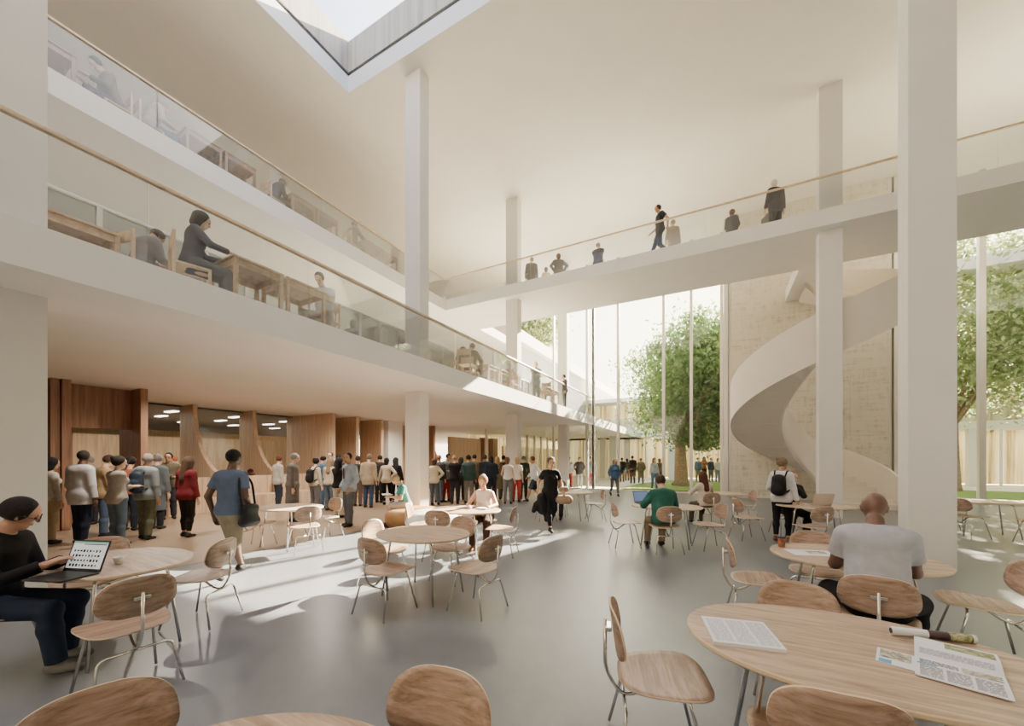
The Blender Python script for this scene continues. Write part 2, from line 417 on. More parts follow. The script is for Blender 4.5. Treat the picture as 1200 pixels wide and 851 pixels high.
# portals
def portal(Y0, Y1, label, xf=-13.0, depth=.75, head=2.38):
    root = empty('timber_portal', (xf,Y0,0)); tag(root, label, 'portal')
    MB().box((-depth-.6,Y1-Y0-.14,0),(0,Y1-Y0,ZM0)).build('jamb', M['panel_dark'], root)
    MB().box((-depth-.6,-.14,0),(0,0,ZM0)).build('jamb', M['panel_dark'], root)
    MB().box((-depth,0,head),(-depth+.12,Y1-Y0-.14,ZM0)).build('header', M['panel_dark'], root)
    MB().box((-depth-.5,0,0),(-depth-.2,.25,head)).build('return_panel', M['panel_dark'], root)
portal(1.45, 2.9, 'dark timber portal just behind the white side wall', -13.0)
portal(3.06, 4.4, 'dark timber portal with deep header behind the queue', -12.96)
panelbox('timber_partition', (-16.3,10.1,0), (-13.35,10.25,ZM0), 'panel', 'wide flat timber panel closing the curved fins')
for i, (x, y, dk, lb) in enumerate([(-13.6,11.6,'panel','first stepped timber pier past the wide panel'),(-13.5,12.9,'panel','second stepped timber pier past the wide panel'),(-13.5,16.6,'panel_dark','dark timber pier beyond the white duct')]):
    panelbox('timber_pier', (x-1.4,y-.15,0), (x,y,ZM0), dk, lb)
panelbox('timber_header', (-15.2,10.3,2.301), (-14.95,11.4,ZM0), 'panel_dark', 'dark timber header between wide panel and first pier')
panelbox('timber_header', (-15.2,11.65,2.301), (-14.95,12.7,ZM0), 'panel_dark', 'dark timber header between first and second pier')
panelbox('timber_cupboard', (-15.2,10.3,0), (-14.95,11.4,2.3), 'panel', 'timber cupboard front under the first header')
panelbox('timber_cupboard', (-15.2,11.65,0), (-14.95,12.7,2.3), 'panel', 'timber cupboard front under the second header')
struct('column', MB().box((-14.0,13.2,0),(-13.5,14.1,ZM0)), M['column'])['label'] = 'white boxed duct between timber piers'
panelbox('timber_partition', (-15.2,14.2,0), (-14.9,16.4,ZM0), 'panel', 'timber back panel beside the white boxed duct')
fin(18.4, 'small timber fin with a curved edge far behind the crowd', -15.3, -13.8)
panelbox('timber_partition', (-14.6,19.1,0), (-14.4,22.6,3.0), 'panel', 'pale timber panel far behind the crowd')
panelbox('timber_pier', (-14.6,22.7,0), (-14.2,23.3,3.1), 'panel_dark', 'dark brown door leaf at the far end of the timber wall')
panelbox('timber_pier', (-14.6,23.9,0), (-14.2,24.6,3.1), 'panel_dark', 'second dark brown door leaf at the far end of the timber wall')
# benches between the fins
for (y0, y1, lb) in ((4.5,6.25,'long timber bench with upright back beside the dark portal'), (6.45,8.15,'timber bench with upright back between the two curved fins'), (8.35,10.05,'timber bench with upright back against the wide panel')):
    root = empty('timber_bench', (-14.0,y0,0)); tag(root, lb, 'bench')
    MB().box((0,0,0),(.62,y1-y0,.45)).build('seat', M['panel'], root, bevel=.01)
    MB().box((-.12,0,0),(0,y1-y0,1.05)).build('backrest', M['panel'], root, bevel=.01)
# back room seen through the openings
struct('wall_screen', MB().box((-22.2,-4,0),(-22,18,2.62)), M['panel_light'])
struct('trim_7', MB().box((-29.9,-8,ZM0-.06),(-15.9,19.5,ZM0-.002)), M['ceiling_room'])
for i in range(3):
    for j in range(6):
        o = MB().box((-.35,-.09,0),(.35,.09,.03)).build('ceiling_light', M['lamp'], loc=(-17.5-i*2.2, 2.4+j*2.1+.5*(i%2), ZM0-.095))
        tag(o, 'small rectangular ceiling light in the grey room ceiling', 'ceiling light', 'ceiling lights behind the timber fins')
g = empty('window_6', (0,0,0)); g['kind'] = 'structure'
MB().box((-15.9,4.45,1.0),(-15.88,10.1,ZM0)).build('pane', M['glass'], g)
# ---------------- outdoors
struct('ground', MB().box((-60,YG+.1,-.3),(60,90,-.03)), M['paving'])
struct('lawn', MB().prism([(-4.6,YG+1.3),(15,YG+1.3),(15,27.3),(2,30.5),(-3.2,31.5),(-4.4,26)], -.03, .03, 'z'), M['grass'])
struct('path', MB().box((-12.4,YG+.2,-.03),(-4.8,40,.0)), M['paving'])
# wing outside, left
struct('wall_wing', MB().box((-30,YG+.4,ZM1),(XU-.4,45,8.6)), M['white'])
struct('trim_8', MB().box((-30,YG+.4,8.6),(XU,45,9.3)), M['white'])
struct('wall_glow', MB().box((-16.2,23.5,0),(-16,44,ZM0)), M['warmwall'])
g = empty('window_7', (0,0,0)); g['kind'] = 'structure'
for i in range(15):
    y = 24.8+i*1.3
    MB().box((-12.6,y-.05,0),(-12.45,y+.05,ZM0)).build('mullion', M['alu'], g)
    if i < 14: MB().box((-12.54,y+.05,0),(-12.53,y+1.25,ZM0)).build('pane', M['glass'], g)
cu = empty('curtain_screen', (-14,25,0)); tag(cu, 'row of pale vertical slats inside the lit wing beyond the hall', 'screen')
for i in range(32): MB().box((-.12,i*.55,0),(.0,i*.55+.22,2.6)).build('slat', M['curtain'], cu)
# far wing closing the courtyard
FY = 33.0
struct('trim_9', MB().box((-14,FY,ZM0),(34,FY+9,ZM1)), M['white'])
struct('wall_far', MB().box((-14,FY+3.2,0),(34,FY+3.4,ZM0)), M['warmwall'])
struct('trim_10', MB().box((-14,FY,ZM1),(34,FY+.06,5.0)), M['back_glass'])
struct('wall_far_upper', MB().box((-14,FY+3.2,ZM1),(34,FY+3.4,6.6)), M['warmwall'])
struct('trim_11', MB().box((-14,FY+1.0,6.6),(34,FY+9,6.9)), M['white'])
g = empty('window_8', (0,0,0)); g['kind'] = 'structure'
for i in range(34):
    x = -12+i*1.35
    MB().box((x-.05,FY+.9,0),(x+.05,FY+1.0,ZM0)).build('mullion', M['alu'], g)
for i in range(8):
    o = struct('column', MB().box((-9+i*5.6,FY+.3,0),(-8.5+i*5.6,FY+.7,ZM0)), M['column'])
    o['label'] = 'white column of the far courtyard wing'
# curved high beam over the courtyard
mb = MB(); vs = []; fs = []
for i in range(41):
    a = math.radians(200+140*i/40)
    for r, z in ((12,9.9),(13.4,9.9),(13.4,10.45),(12,10.45)): vs.append((11.5+r*math.cos(a), 37.5+r*math.sin(a), z))
for i in range(40):
    for k in range(4): fs.append((i*4+k, i*4+(k+1)%4, (i+1)*4+(k+1)%4, (i+1)*4+k))
mb.add(vs, fs); struct('trim_12', mb, M['soffit'])
for x, y in ((8.2,24.9),(16.5,25.2)):
    MB().tube([(x,y,0),(x,y,9.9)], .09, 10).build('lawn_post', M['alu'])['label'] = ''
for o in list(bpy.data.objects):
    if o.name.startswith('lawn_post'): o.name = 'trim_13'; o['kind'] = 'structure'

# ---------------- trees
def tree(name_label, x, y, h_tr, crown, nleaf, lsize, seed, mat='leaf', tr=.3, group=None, lean=(0,0)):
    rnd = random.Random(seed); rs = np.random.RandomState(seed)
    root = empty('courtyard_tree', (x,y,0)); tag(root, name_label, 'tree', group)
    mb = MB(); top = Vector((lean[0],lean[1],h_tr))
    mb.tube([(0,0,0),(.04,.02,.3),tuple(top*.55),tuple(top)], [tr*1.5,tr*1.1,tr*.9,tr*.75], 10)
    cx, cy, cz, rx, ry, rz = crown
    tips = []
    for i in range(13):
        a = 2*PI*i/13+rnd.random()*.5; e = rnd.uniform(.1,1.1); q = rnd.uniform(.45,.85)
        tip = Vector((cx+rx*q*math.cos(a)*math.cos(e), cy+ry*q*math.sin(a)*math.cos(e), cz+rz*q*(math.sin(e)*1.2-.55)))
        mid = top.lerp(tip,.5)+Vector((rnd.uniform(-.3,.3),rnd.uniform(-.3,.3),rnd.uniform(0,.5)))
        mb.tube([tuple(top*.9),tuple(mid),tuple(tip)], [tr*.4,tr*.2,.02], 6)
        for j in range(4):
            t2 = mid.lerp(tip, rnd.random())+Vector([rnd.uniform(-1,1)*rx*.35 for _ in range(3)])
            mb.tube([tuple(mid.lerp(tip,.3)),tuple(t2)], [tr*.12,.012], 5)
    mb.build('trunk', M['bark'], root, smooth=True)
    # leaves: clumps in the crown ellipsoid
    nc = 170; cen = []
    while len(cen) < nc:
        p = rs.uniform(-1,1,3); rr = np.linalg.norm(p)
        if rr < 1 and rr > .38: cen.append(p)
    cen = np.array(cen)*np.array([rx,ry,rz])*.9+np.array([cx,cy,cz])
    k = rs.randint(0, nc, nleaf); cr = rs.uniform(.35,.95,nc)*rx*.23
    P = cen[k]+rs.normal(0,1,(nleaf,3))*cr[k][:,None]*np.array([1,1,.6])
    u = rs.normal(0,1,(nleaf,3)); u /= np.linalg.norm(u,axis=1)[:,None]
    w = rs.normal(0,1,(nleaf,3)); w = np.cross(u,w); w /= np.linalg.norm(w,axis=1)[:,None]
    s = rs.uniform(.6,1.3,nleaf)[:,None]*lsize
    V = np.stack([P-u*s, P+w*s*.5, P+u*s, P-w*s*.5], 1).reshape(-1,3)
    me = bpy.data.meshes.new('leaves'); F = np.arange(nleaf*4).reshape(-1,4)
    me.from_pydata(V.tolist(), [], F.tolist()); me.materials.append(M[mat])
    o = bpy.data.objects.new('leaves', me); COL.objects.link(o); o.parent = root
tree('big leafy courtyard tree with thick trunk on the lawn', -1.9, 25.2, 3.2, (1.2,0,6.1,4.3,3.4,4.1), 42000, .13, 1, tr=.36)
tree('second leafy tree with low boughs behind the thick-trunked tree', 3.4, 30.5, 2.6, (0,0,6.0,3.4,3,3.2), 12000, .15, 2, tr=.25)
tree('airy tree with spreading branches over the lawn past the big column', 10.5, 27.5, 3.6, (0,0,8.2,5,4,4.6), 27000, .13, 3, 'leaf_pale', tr=.25)
tree('pale airy tree beside the curved beam', 16.5, 29.5, 3.6, (0,0,8.4,5,4,4.8), 24000, .13, 4, 'leaf_pale', tr=.25)
tree('distant tree rising above the roof of the outer wing', -17.5, 36, 7, (0,0,15.5,4,4,3), 7000, .22, 5, 'leaf_pale', tr=.3)

# ================================================================ camera and light
cam = bpy.data.cameras.new('camera'); co = bpy.data.objects.new('camera', cam); COL.objects.link(co)
co.location = (0,0,H0); co.rotation_euler = (PI/2,0,TH); cam.lens = FP/1200*36; cam.sensor_width = 36
cam.shift_y = (538-425.5)/1200; cam.clip_start = .05; cam.clip_end = 300; scene.camera = co
sd = Vector((-.395,-1.715,-1.0))
sun = bpy.data.lights.new('sun', 'SUN'); so = bpy.data.objects.new('sun', sun); COL.objects.link(so)
so.rotation_euler = sd.to_track_quat('-Z','Y').to_euler(); sun.energy = 95; sun.angle = math.radians(.6); sun.color = (1,.83,.61)
w = bpy.data.worlds.new('world'); scene.world = w; w.use_nodes = True; nt = w.node_tree
bg = nt.nodes['Background']; tc = N(nt,'ShaderNodeTexCoord'); sp = N(nt,'ShaderNodeSeparateXYZ')
nt.links.new(tc.outputs['Generated'], sp.inputs[0])
r = ramp(nt, sp.outputs[2], [(.0,'#fff4e0'), (.12,'#fff8ee'), (.45,'#cfe0ff'), (1.0,'#a6c5ff')])
# the sky is brighter and warmer on the sun's side
dt = N(nt,'ShaderNodeVectorMath', operation='DOT_PRODUCT'); dt.inputs[1].default_value = Vector((.395,1.715,.6)).normalized()
nt.links.new(tc.outputs['Generated'], dt.inputs[0])
r2 = ramp(nt, dt.outputs['Value'], [(.25,(0,0,0)), (.95,(1,1,1))])
mx = N(nt,'ShaderNodeMix', data_type='RGBA'); nt.links.new(r2.outputs[0], mx.inputs[0])
nt.links.new(r.outputs[0], mx.inputs[6]); mx.inputs[7].default_value = lin('#ffedd0')
nt.links.new(mx.outputs[2], bg.inputs[0])
ma = N(nt,'ShaderNodeMath', operation='MULTIPLY_ADD'); ma.inputs[1].default_value = 8.0; ma.inputs[2].default_value = 2.1
nt.links.new(r2.outputs[0], ma.inputs[0]); nt.links.new(ma.outputs[0], bg.inputs[1])
def area(name, loc, size, energy, color, rot=(0,0,0), portal=False):
    l = bpy.data.lights.new(name,'AREA'); l.shape = 'RECTANGLE'; l.size, l.size_y = size; l.energy = energy; l.color = color
    if portal: l.cycles.is_portal = True
    o = bpy.data.objects.new(name, l); COL.objects.link(o); o.location = loc; o.rotation_euler = rot; return o
area('skylight_portal', ((SX0+SX1)/2,(SY0+SY1)/2,ZC+1.45), (SX1-SX0,SY1-SY0), 1, (1,1,1), portal=True)
area('facade_portal', (3,YG+.5,5.98), (26,ZC), 1, (1,1,1), rot=(-PI/2,0,0), portal=True)
for i, (x, y) in enumerate([(-9.5,3.4),(-9.5,7.0),(-9.5,10.6),(-9.5,14.4),(-12,5.2),(-12,8.8),(-12,12.6),(-12,16.5)]):  # added warm fill spots under the gallery, no visible fittings
    l = bpy.data.lights.new('gallery_fill_spot','SPOT'); l.energy = 430; l.color = (1,.89,.74); l.spot_size = math.radians(160); l.spot_blend = .8; l.shadow_soft_size = .04
    o = bpy.data.objects.new('gallery_fill_spot', l); COL.objects.link(o); o.location = (x,y,ZM0-.02)
area('servery_lamp', (-18.5,7,3.25), (3,10), 260, (1,.88,.7))
area('wing_lamp', (-14.2,33,3.3), (1.5,16), 260, (1,.85,.6))
area('far_wing_lamp', (8,FY+2.0,3.35), (30,1.5), 380, (1,.88,.65))
scene.view_settings.view_transform = 'AgX'
scene.view_settings.look = 'None'
scene.view_settings.exposure = 0.10
cy = scene.cycles; cy.max_bounces = 9; cy.diffuse_bounces = 5; cy.glossy_bounces = 3; cy.transmission_bounces = 4
cy.transparent_max_bounces = 16; cy.sample_clamp_indirect = 6; cy.caustics_reflective = False; cy.caustics_refractive = False
cy.use_denoising = True
# ================================================================ furniture
def sup(t, n, a, b):
    c, s_ = math.cos(t), math.sin(t)
    return (a*math.copysign(abs(c)**(2/n), c), b*math.copysign(abs(s_)**(2/n), s_))
def shell(a, b, n, fz, th, rings=7, seg=40, shape=None):
    """thin moulded plate: plan outline superellipse a x b, height fz(x,y)"""
    mb = MB(); top = [(0,0)]
    for i in range(1, rings+1):
        for k in range(seg):
            x, y = sup(2*PI*k/seg, n, a, b)
            if shape: x, y = shape(x, y)
            top.append((x*i/rings, y*i/rings))
    nt_ = len(top)
    vs = [(x,y,fz(x,y)) for x,y in top]+[(x,y,fz(x,y)-th) for x,y in top]
    ft = []; fb = []
    for k in range(seg): ft.append((0,1+k,1+(k+1)%seg))
    for i in range(rings-1):
        for k in range(seg):
            k2 = (k+1)%seg; p = 1+i*seg; q = 1+(i+1)*seg
            ft.append((p+k,q+k,q+k2,p+k2))
    fb = [tuple(j+nt_ for j in f[::-1]) for f in ft]
    mb.add(vs, ft+fb)
    p = 1+(rings-1)*seg; mb.cur = 1
    mb.f += [(p+k, nt_+p+k, nt_+p+(k+1)%seg, p+(k+1)%seg) for k in range(seg)]; mb.mi += [1]*seg
    return mb
def make_chair():
    root = empty('cafe_chair'); tag(root, 'x', 'chair')
    # faces +Y; seat centre at the origin in plan
    sz = .455
    s = shell(.24, .235, 3.0, lambda x, y: sz + .55*x*x*(.5+ y*1.2) + (-.30*(y-.12)**2 if y > .12 else 0) + (.35*(y+.1)**2 if y < -.1 else 0)-.006, .011,
              shape=lambda x, y: (x*(1+.10*(y/.215)), y))
    s.build('seat', [M['oak_seat'], M['oak_edge']], root, smooth=True)
    R = Matrix.Rotation(math.radians(98), 3, 'X')
    bm_ = shell(.212, .138, 2.8, lambda x, y: .95*x*x*-1, .010, shape=lambda x, y: (x*(1-.08*(y/.145)), y))
    bm_.v = [tuple(R @ Vector(v) + Vector((0,-.262,.69))) for v in bm_.v]
    # bend so the sides wrap forward
    bm_.v = [(x, y, z) for x, y, z in bm_.v]
    b = bm_.build('backrest', [M['oak_seat'], M['oak_edge']], root, smooth=True)
    for sx in (-1, 1):
        MB().tube([(0.0,.10,sz-.028),(sx*.17,.10,sz-.028),(sx*.225,.20,.012)], .0095, 8, .05).build('front_leg', M['chrome'], root, smooth=True)
        MB().tube([(0.0,-.20,.315),(sx*.19,-.20,.315),(sx*.235,-.27,.012)], .0095, 8, .05).build('rear_leg', M['chrome'], root, smooth=True)
    MB().tube([(0,.13,sz-.03),(0,-.02,sz-.03),(0,-.15,.325),(0,-.225,.325),(0,-.300,.45),(0,-.302,.725)], .0105, 8, .06).build('spine', M['chrome'], root, smooth=True)
    MB().box((-.045,-.302,.675),(.045,-.266,.70)).build('bracket', M['chrome'], root, bevel=.004)
    return root
# bending of the back: remake with forward-wrapping curvature
CHAIR = make_chair()
chair_used = [False]
def place_chair(x, y, rz, label, group=None):
    if not chair_used[0]: o = CHAIR; chair_used[0] = True
    else: o = copy_tree(CHAIR)
    o.location = (x, y, 0); o.rotation_euler = (0,0,rz); o['label'] = label
    if group: o['group'] = group
    elif 'group' in o: del o['group']
    return o
def chair_px(px, py, phi, label, z=.455, group=None):
    x, y = PZ(px, py, z); return place_chair(x, y, math.radians(phi)+TH-PI/2, label, group)
def chair_rd(r, d, phi, label, group=None):
    x, y = W(r, d); return place_chair(x, y, math.radians(phi)+TH-PI/2, label, group)
def make_table(a, b):
    root = empty('cafe_table'); tag(root, 'x', 'table')
    n = 64; mb = MB()
    prof = [(0.985,.712),(1.0,.722),(1.0,.736),(.992,.742)]
    vs = []; fs = []
    for r, z in prof:
        for k in range(n):
            t = 2*PI*k/n; x, y = sup(t, 2.15, a*r, b*r); vs.append((x,y,z))
    for i in range(3):
        for k in range(n): fs.append((i*n+k, i*n+(k+1)%n, (i+1)*n+(k+1)%n, (i+1)*n+k))
    mb.add(vs, []); mb.cur = 1; mb.f += fs; mb.mi += [1]*len(fs); mb.cur = 0
    mb.f += [tuple(range(n))[::-1], tuple(range(3*n,4*n))]; mb.mi += [1, 0]
    mb.build('tabletop', [M['oak'], M['oak_edge']], root)
    for sx in (-1,1):
        for sy in (-1,1):
            MB().tube([(sx*a*.30,sy*b*.28,.70),(sx*a*.52,sy*b*.46,.70),(sx*a*.66,sy*b*.60,.012)], .0125, 10, .07).build('leg', M['chrome'], root, smooth=True)
    MB().tube([(-a*.32,0,.698),(a*.32,0,.698)], .012, 8).tube([(-a*.3,-b*.3,.70),(-a*.3,b*.3,.70)], .01, 8).tube([(a*.3,-b*.3,.70),(a*.3,b*.3,.70)], .01, 8).build('underframe', M['chrome'], root, smooth=True)
    return root
T1 = make_table(.62, .50); T1_used = [False]
def place_table(x, y, rz, label, s=1.0):
    if not T1_used[0]: o = T1; T1_used[0] = True
    else: o = copy_tree(T1)
    o.location = (x,y,0); o.rotation_euler = (0,0,rz); o['label'] = label; o.scale = (s,s,1); return o
# --- tables
tb_big = make_table(.70, .49); tb_big.location = (.56,2.33,0); tb_big['label'] = 'big oval oak table with open magazines and a printed pad'
place_table(1.09, 4.52, 0, 'oval oak table with a paper cup and papers before the man in white T-shirt')
TLx, TLy = -4.56, 1.35
place_table(TLx, TLy, 0, 'oval oak table carrying an open laptop and a small cup', .95)
cx_, cy_ = W(-1.06, 4.60); place_table(cx_, cy_, 0, 'empty oval oak table ringed by four chairs at the edge of the sunlit strip', .93)
x, y = W(-.80, 6.75); place_table(x, y, 0, 'oval table in front of the woman in white vest, lit by the sun')
x, y = W(-4.09, 7.1); place_table(x, y, 0, 'oval table behind the walking man with the shoulder bag')
x, y = W(2.9, 7.25); place_table(x, y, 0, 'oval table in front of the person in the green hooded top')
x, y = W(5.4, 10.0); place_table(x, y, 0, 'table in front of the woman with long auburn hair')
x, y = W(5.75, 7.35); place_table(x, y, 0, 'table with a pale laptop between the man resting his chin and the column')
x, y = W(1.55, 10.4); place_table(x, y, 0, 'far table behind the woman walking in black')
x, y = W(9.9, 8.1); place_table(x, y, 0, 'oval table by the window past the big column')
x, y = W(-.62, .80); place_table(x, y, 0, 'oval table top cut by the lower frame edge between two chair backs')
# --- chairs
chair_px(776, 790, -12, 'oak chair seen side-on beside the big oval magazine table')
place_chair(.43, 2.80, PI-.12, 'oak chair pushed in on the far side of the big magazine table')
place_chair(.37, 1.95, .05, 'oak chair back on the near side of the big magazine table, cut by the frame')
chair_px(1146, 706, 146, 'oak chair turned side-on just past the end of the big magazine table')
place_chair(1.02, 3.72, -.20, 'oak chair under the broad-shouldered man in white T-shirt')
chair_px(889, 678, -26, 'empty oak chair at the end of the paper-cup table, its back toward the walkway')
place_chair(.93, 5.06, PI-.03, 'oak chair on the far side of the paper-cup table')
# left foreground
chair_rd(-2.74, 2.74, 150, 'oak chair seen from behind at the laptop table, chrome spine and bracket showing')
chair_rd(-3.12, 3.85, 182, 'oak chair at the laptop table nearest the walking man')
chair_rd(-4.05, 3.72, -62, 'oak chair tucked under the laptop table against the white side wall')
MANL = (-3.93, 2.90); chair_rd(MANL[0], MANL[1], 18, 'oak chair carrying the man in the black sweater')
chair_rd(-1.25, 1.16, -43, 'oak chair back cut by the lower frame edge beneath the laptop table')
chair_rd(-.34, 1.21, 252, 'oak chair back rising above the lower frame edge beside the cropped table')
# centre table
chair_rd(-1.32, 4.11, 60, 'oak chair seen from behind at the empty four-chair table, next to the dark floor')
chair_rd(-.40, 4.16, 147, 'oak chair at the empty four-chair table turned toward the laptop side')
chair_rd(-1.62, 4.98, -20, 'oak chair at the empty four-chair table standing in the sun')
chair_rd(-.80, 5.13, 238, 'oak chair on the far side of the empty four-chair table')
# sunlit table
chair_rd(-1.13, 6.25, 80, 'oak chair seen from behind at the sunlit table of the woman in white vest')
chair_rd(-.20, 6.50, 168, 'empty oak chair at the sunlit table, next to the walking woman in black')
chair_rd(-1.62, 6.95, 0, 'sun-bleached oak chair at the sunlit table beside the leather pouf')
SEATW = (-.52, 7.25); chair_rd(SEATW[0], SEATW[1]+.1, 262, 'oak chair carrying the woman in the white vest')
# table behind walking man
chair_rd(-3.62, 6.72, 135, 'sun-bleached oak chair seen from behind at the table by the walking man')
chair_rd(-4.62, 7.05, 5, 'oak chair beside the shoulder bag of the walking man')
chair_rd(-3.75, 7.75, 240, 'oak chair on the far side of the table by the walking man')
# hoodie table
chair_rd(2.12, 7.15, 0, 'empty oak chair side-on at the table of the green hooded top')
chair_rd(2.66, 6.72, 88, 'oak chair carrying the person in the green hooded top')
chair_rd(3.52, 6.9, 180, 'empty oak chair side-on on the column side of the green hooded top')
# auburn table
chair_rd(4.72, 9.35, 92, 'oak chair carrying the woman with long auburn hair')
chair_rd(5.95, 9.9, 175, 'empty oak chair next to the auburn-haired woman, under the spiral stair')
chair_rd(4.2, 10.3, -10, 'empty oak chair on the lawn side of the auburn-haired woman')
# laptop man table
chair_rd(5.22, 6.72, 95, 'oak chair seen from behind in front of the pale laptop')
chair_rd(4.75, 7.75, 0, 'oak chair side-on beside the standing person with the backpack')
SEATC = (5.85, 8.15); chair_rd(SEATC[0], SEATC[1]+.05, 262, 'oak chair carrying the man who rests his chin on his hand')
# behind black woman
chair_rd(.92, 10.1, 10, 'oak chair behind the woman walking in black')
chair_rd(2.15, 10.1, 178, 'empty oak chair at the far table nearest the glass front')
SEATF = (1.30, 10.75); chair_rd(1.30, 10.8, 255, 'oak chair at the far table carrying a half-hidden person')
# by the window past the column
chair_rd(9.35, 7.9, 5, 'oak chair side-on at the window table, nearest the big column')
chair_rd(10.0, 7.35, 100, 'oak chair seen from behind at the window table')
chair_rd(9.9, 8.9, 262, 'oak chair on the lawn side of the window table')
chair_rd(9.7, 7.0+.2, 170, 'oak chair at the window table cut by the frame') if False else None

# --- leather pouf
px_, py_ = W(-2.40, 9.40)
mb = MB().lathe([(.02,.0),(.56,.0),(.63,.05),(.67,.16),(.67,.28),(.63,.38),(.54,.42),(.3,.43),(.02,.43)], 40)
o = mb.build('leather_pouf', M['leather'], smooth=True, loc=(px_,py_,0)); tag(o, 'round tan leather pouf beside the central column', 'pouf')
px2, py2 = W(-1.75, 8.7)
mb = MB().lathe([(.02,.0),(.52,.0),(.6,.05),(.62,.2),(.6,.38),(.5,.44),(.02,.45)], 40)
o = mb.build('leather_pouf', M['porcelain'], smooth=True, loc=(px2,py2,0)); tag(o, 'round pale pouf glowing in the sun before the crowd', 'pouf')

# --- gallery reading tables and chairs
def make_desk():
    root = empty('reading_table'); tag(root, 'x', 'table')
    MB().box((-.38,-.37,.72),(.38,.37,.75)).build('tabletop', M['table_wood'], root, bevel=.004)
    MB().box((-.35,-.34,.62),(.35,-.32,.72)).box((-.35,.32,.62),(.35,.34,.72)).box((-.35,-.34,.62),(-.33,.34,.72)).box((.33,-.34,.62),(.35,.34,.72)).build('apron', M['table_wood'], root)
    for sx in (-1,1):
        for sy in (-1,1): MB().box((sx*.34-.025,sy*.33-.025,0),(sx*.34+.025,sy*.33+.025,.72)).build('leg', M['table_wood'], root)
    return root
def make_wchair():
    root = empty('wooden_chair'); tag(root, 'x', 'chair')     # faces +Y
    MB().box((-.21,-.2,.43),(.21,.2,.455)).build('seat', M['panel_light'], root, bevel=.006)
    MB().box((-.20,-.225,.68),(.20,-.205,.84)).build('backrest', M['panel_light'], root, bevel=.004)
    for sx in (-1,1):
        MB().box((sx*.19-.017,-.225,0),(sx*.19+.017,-.19,.86)).build('leg', M['panel_light'], root)
        MB().box((sx*.19-.017,.165,0),(sx*.19+.017,.20,.43)).build('leg', M['panel_light'], root)
    return root
DESK, WCH = make_desk(), make_wchair(); used = set()
def inst(src, x, y, z, rz, label, group=None):
    o = copy_tree(src) if src.name in used else src
    used.add(src.name); o.location = (x,y,z); o.rotation_euler = (0,0,rz); o['label'] = label
    if group: o['group'] = group
    elif 'group' in o: del o['group']
    return o
desks = [(-6.58,3.44,ZM1,'brown reading table in front of the woman in dark blue on the middle gallery'),
 (-6.58,4.22,ZM1,'brown reading table beside the young man in pale shirt on the middle gallery'),
 (-7.4,1.75,ZM1,'brown reading table nearest the white side wall on the middle gallery'),
 (-8.0,8.1,ZM1,'brown reading table just before the central column on the middle gallery'),
 (-6.7,10.75,ZM1,'sunlit reading table next to the two people leaning together'),
 (-6.7,11.55,ZM1,'sunlit reading table with an orange-clad reader at its end'),
 (-6.6,15.2,ZM1,'reading table behind the standing man in suit on the middle gallery'),
 (-6.6,16.0,ZM1,'reading table near the glass front on the middle gallery'),
 (-10.95,4.62,ZU1,'reading table before the grey-haired reader on the top gallery'),
 (-10.95,5.40,ZU1,'second reading table from the grey-haired reader on the top gallery'),
 (-10.95,7.08,ZU1,'reading table before the dark-clad reader on the top gallery'),
 (-10.95,7.86,ZU1,'reading table before the curly-haired reader on the top gallery'),
 (-10.95,9.68,ZU1,'reading table before the grey-suited reader on the top gallery'),
 (-10.95,10.46,ZU1,'last reading table before the bridge on the top gallery'),
 (-10.95,2.2,ZU1,'reading table heaped with things near the side wall on the top gallery'),
 (-10.95,1.42,ZU1,'reading table hard against the side wall on the top gallery')]
for x, y, z, l in desks: inst(DESK, x, y, z+.002, 0, l)
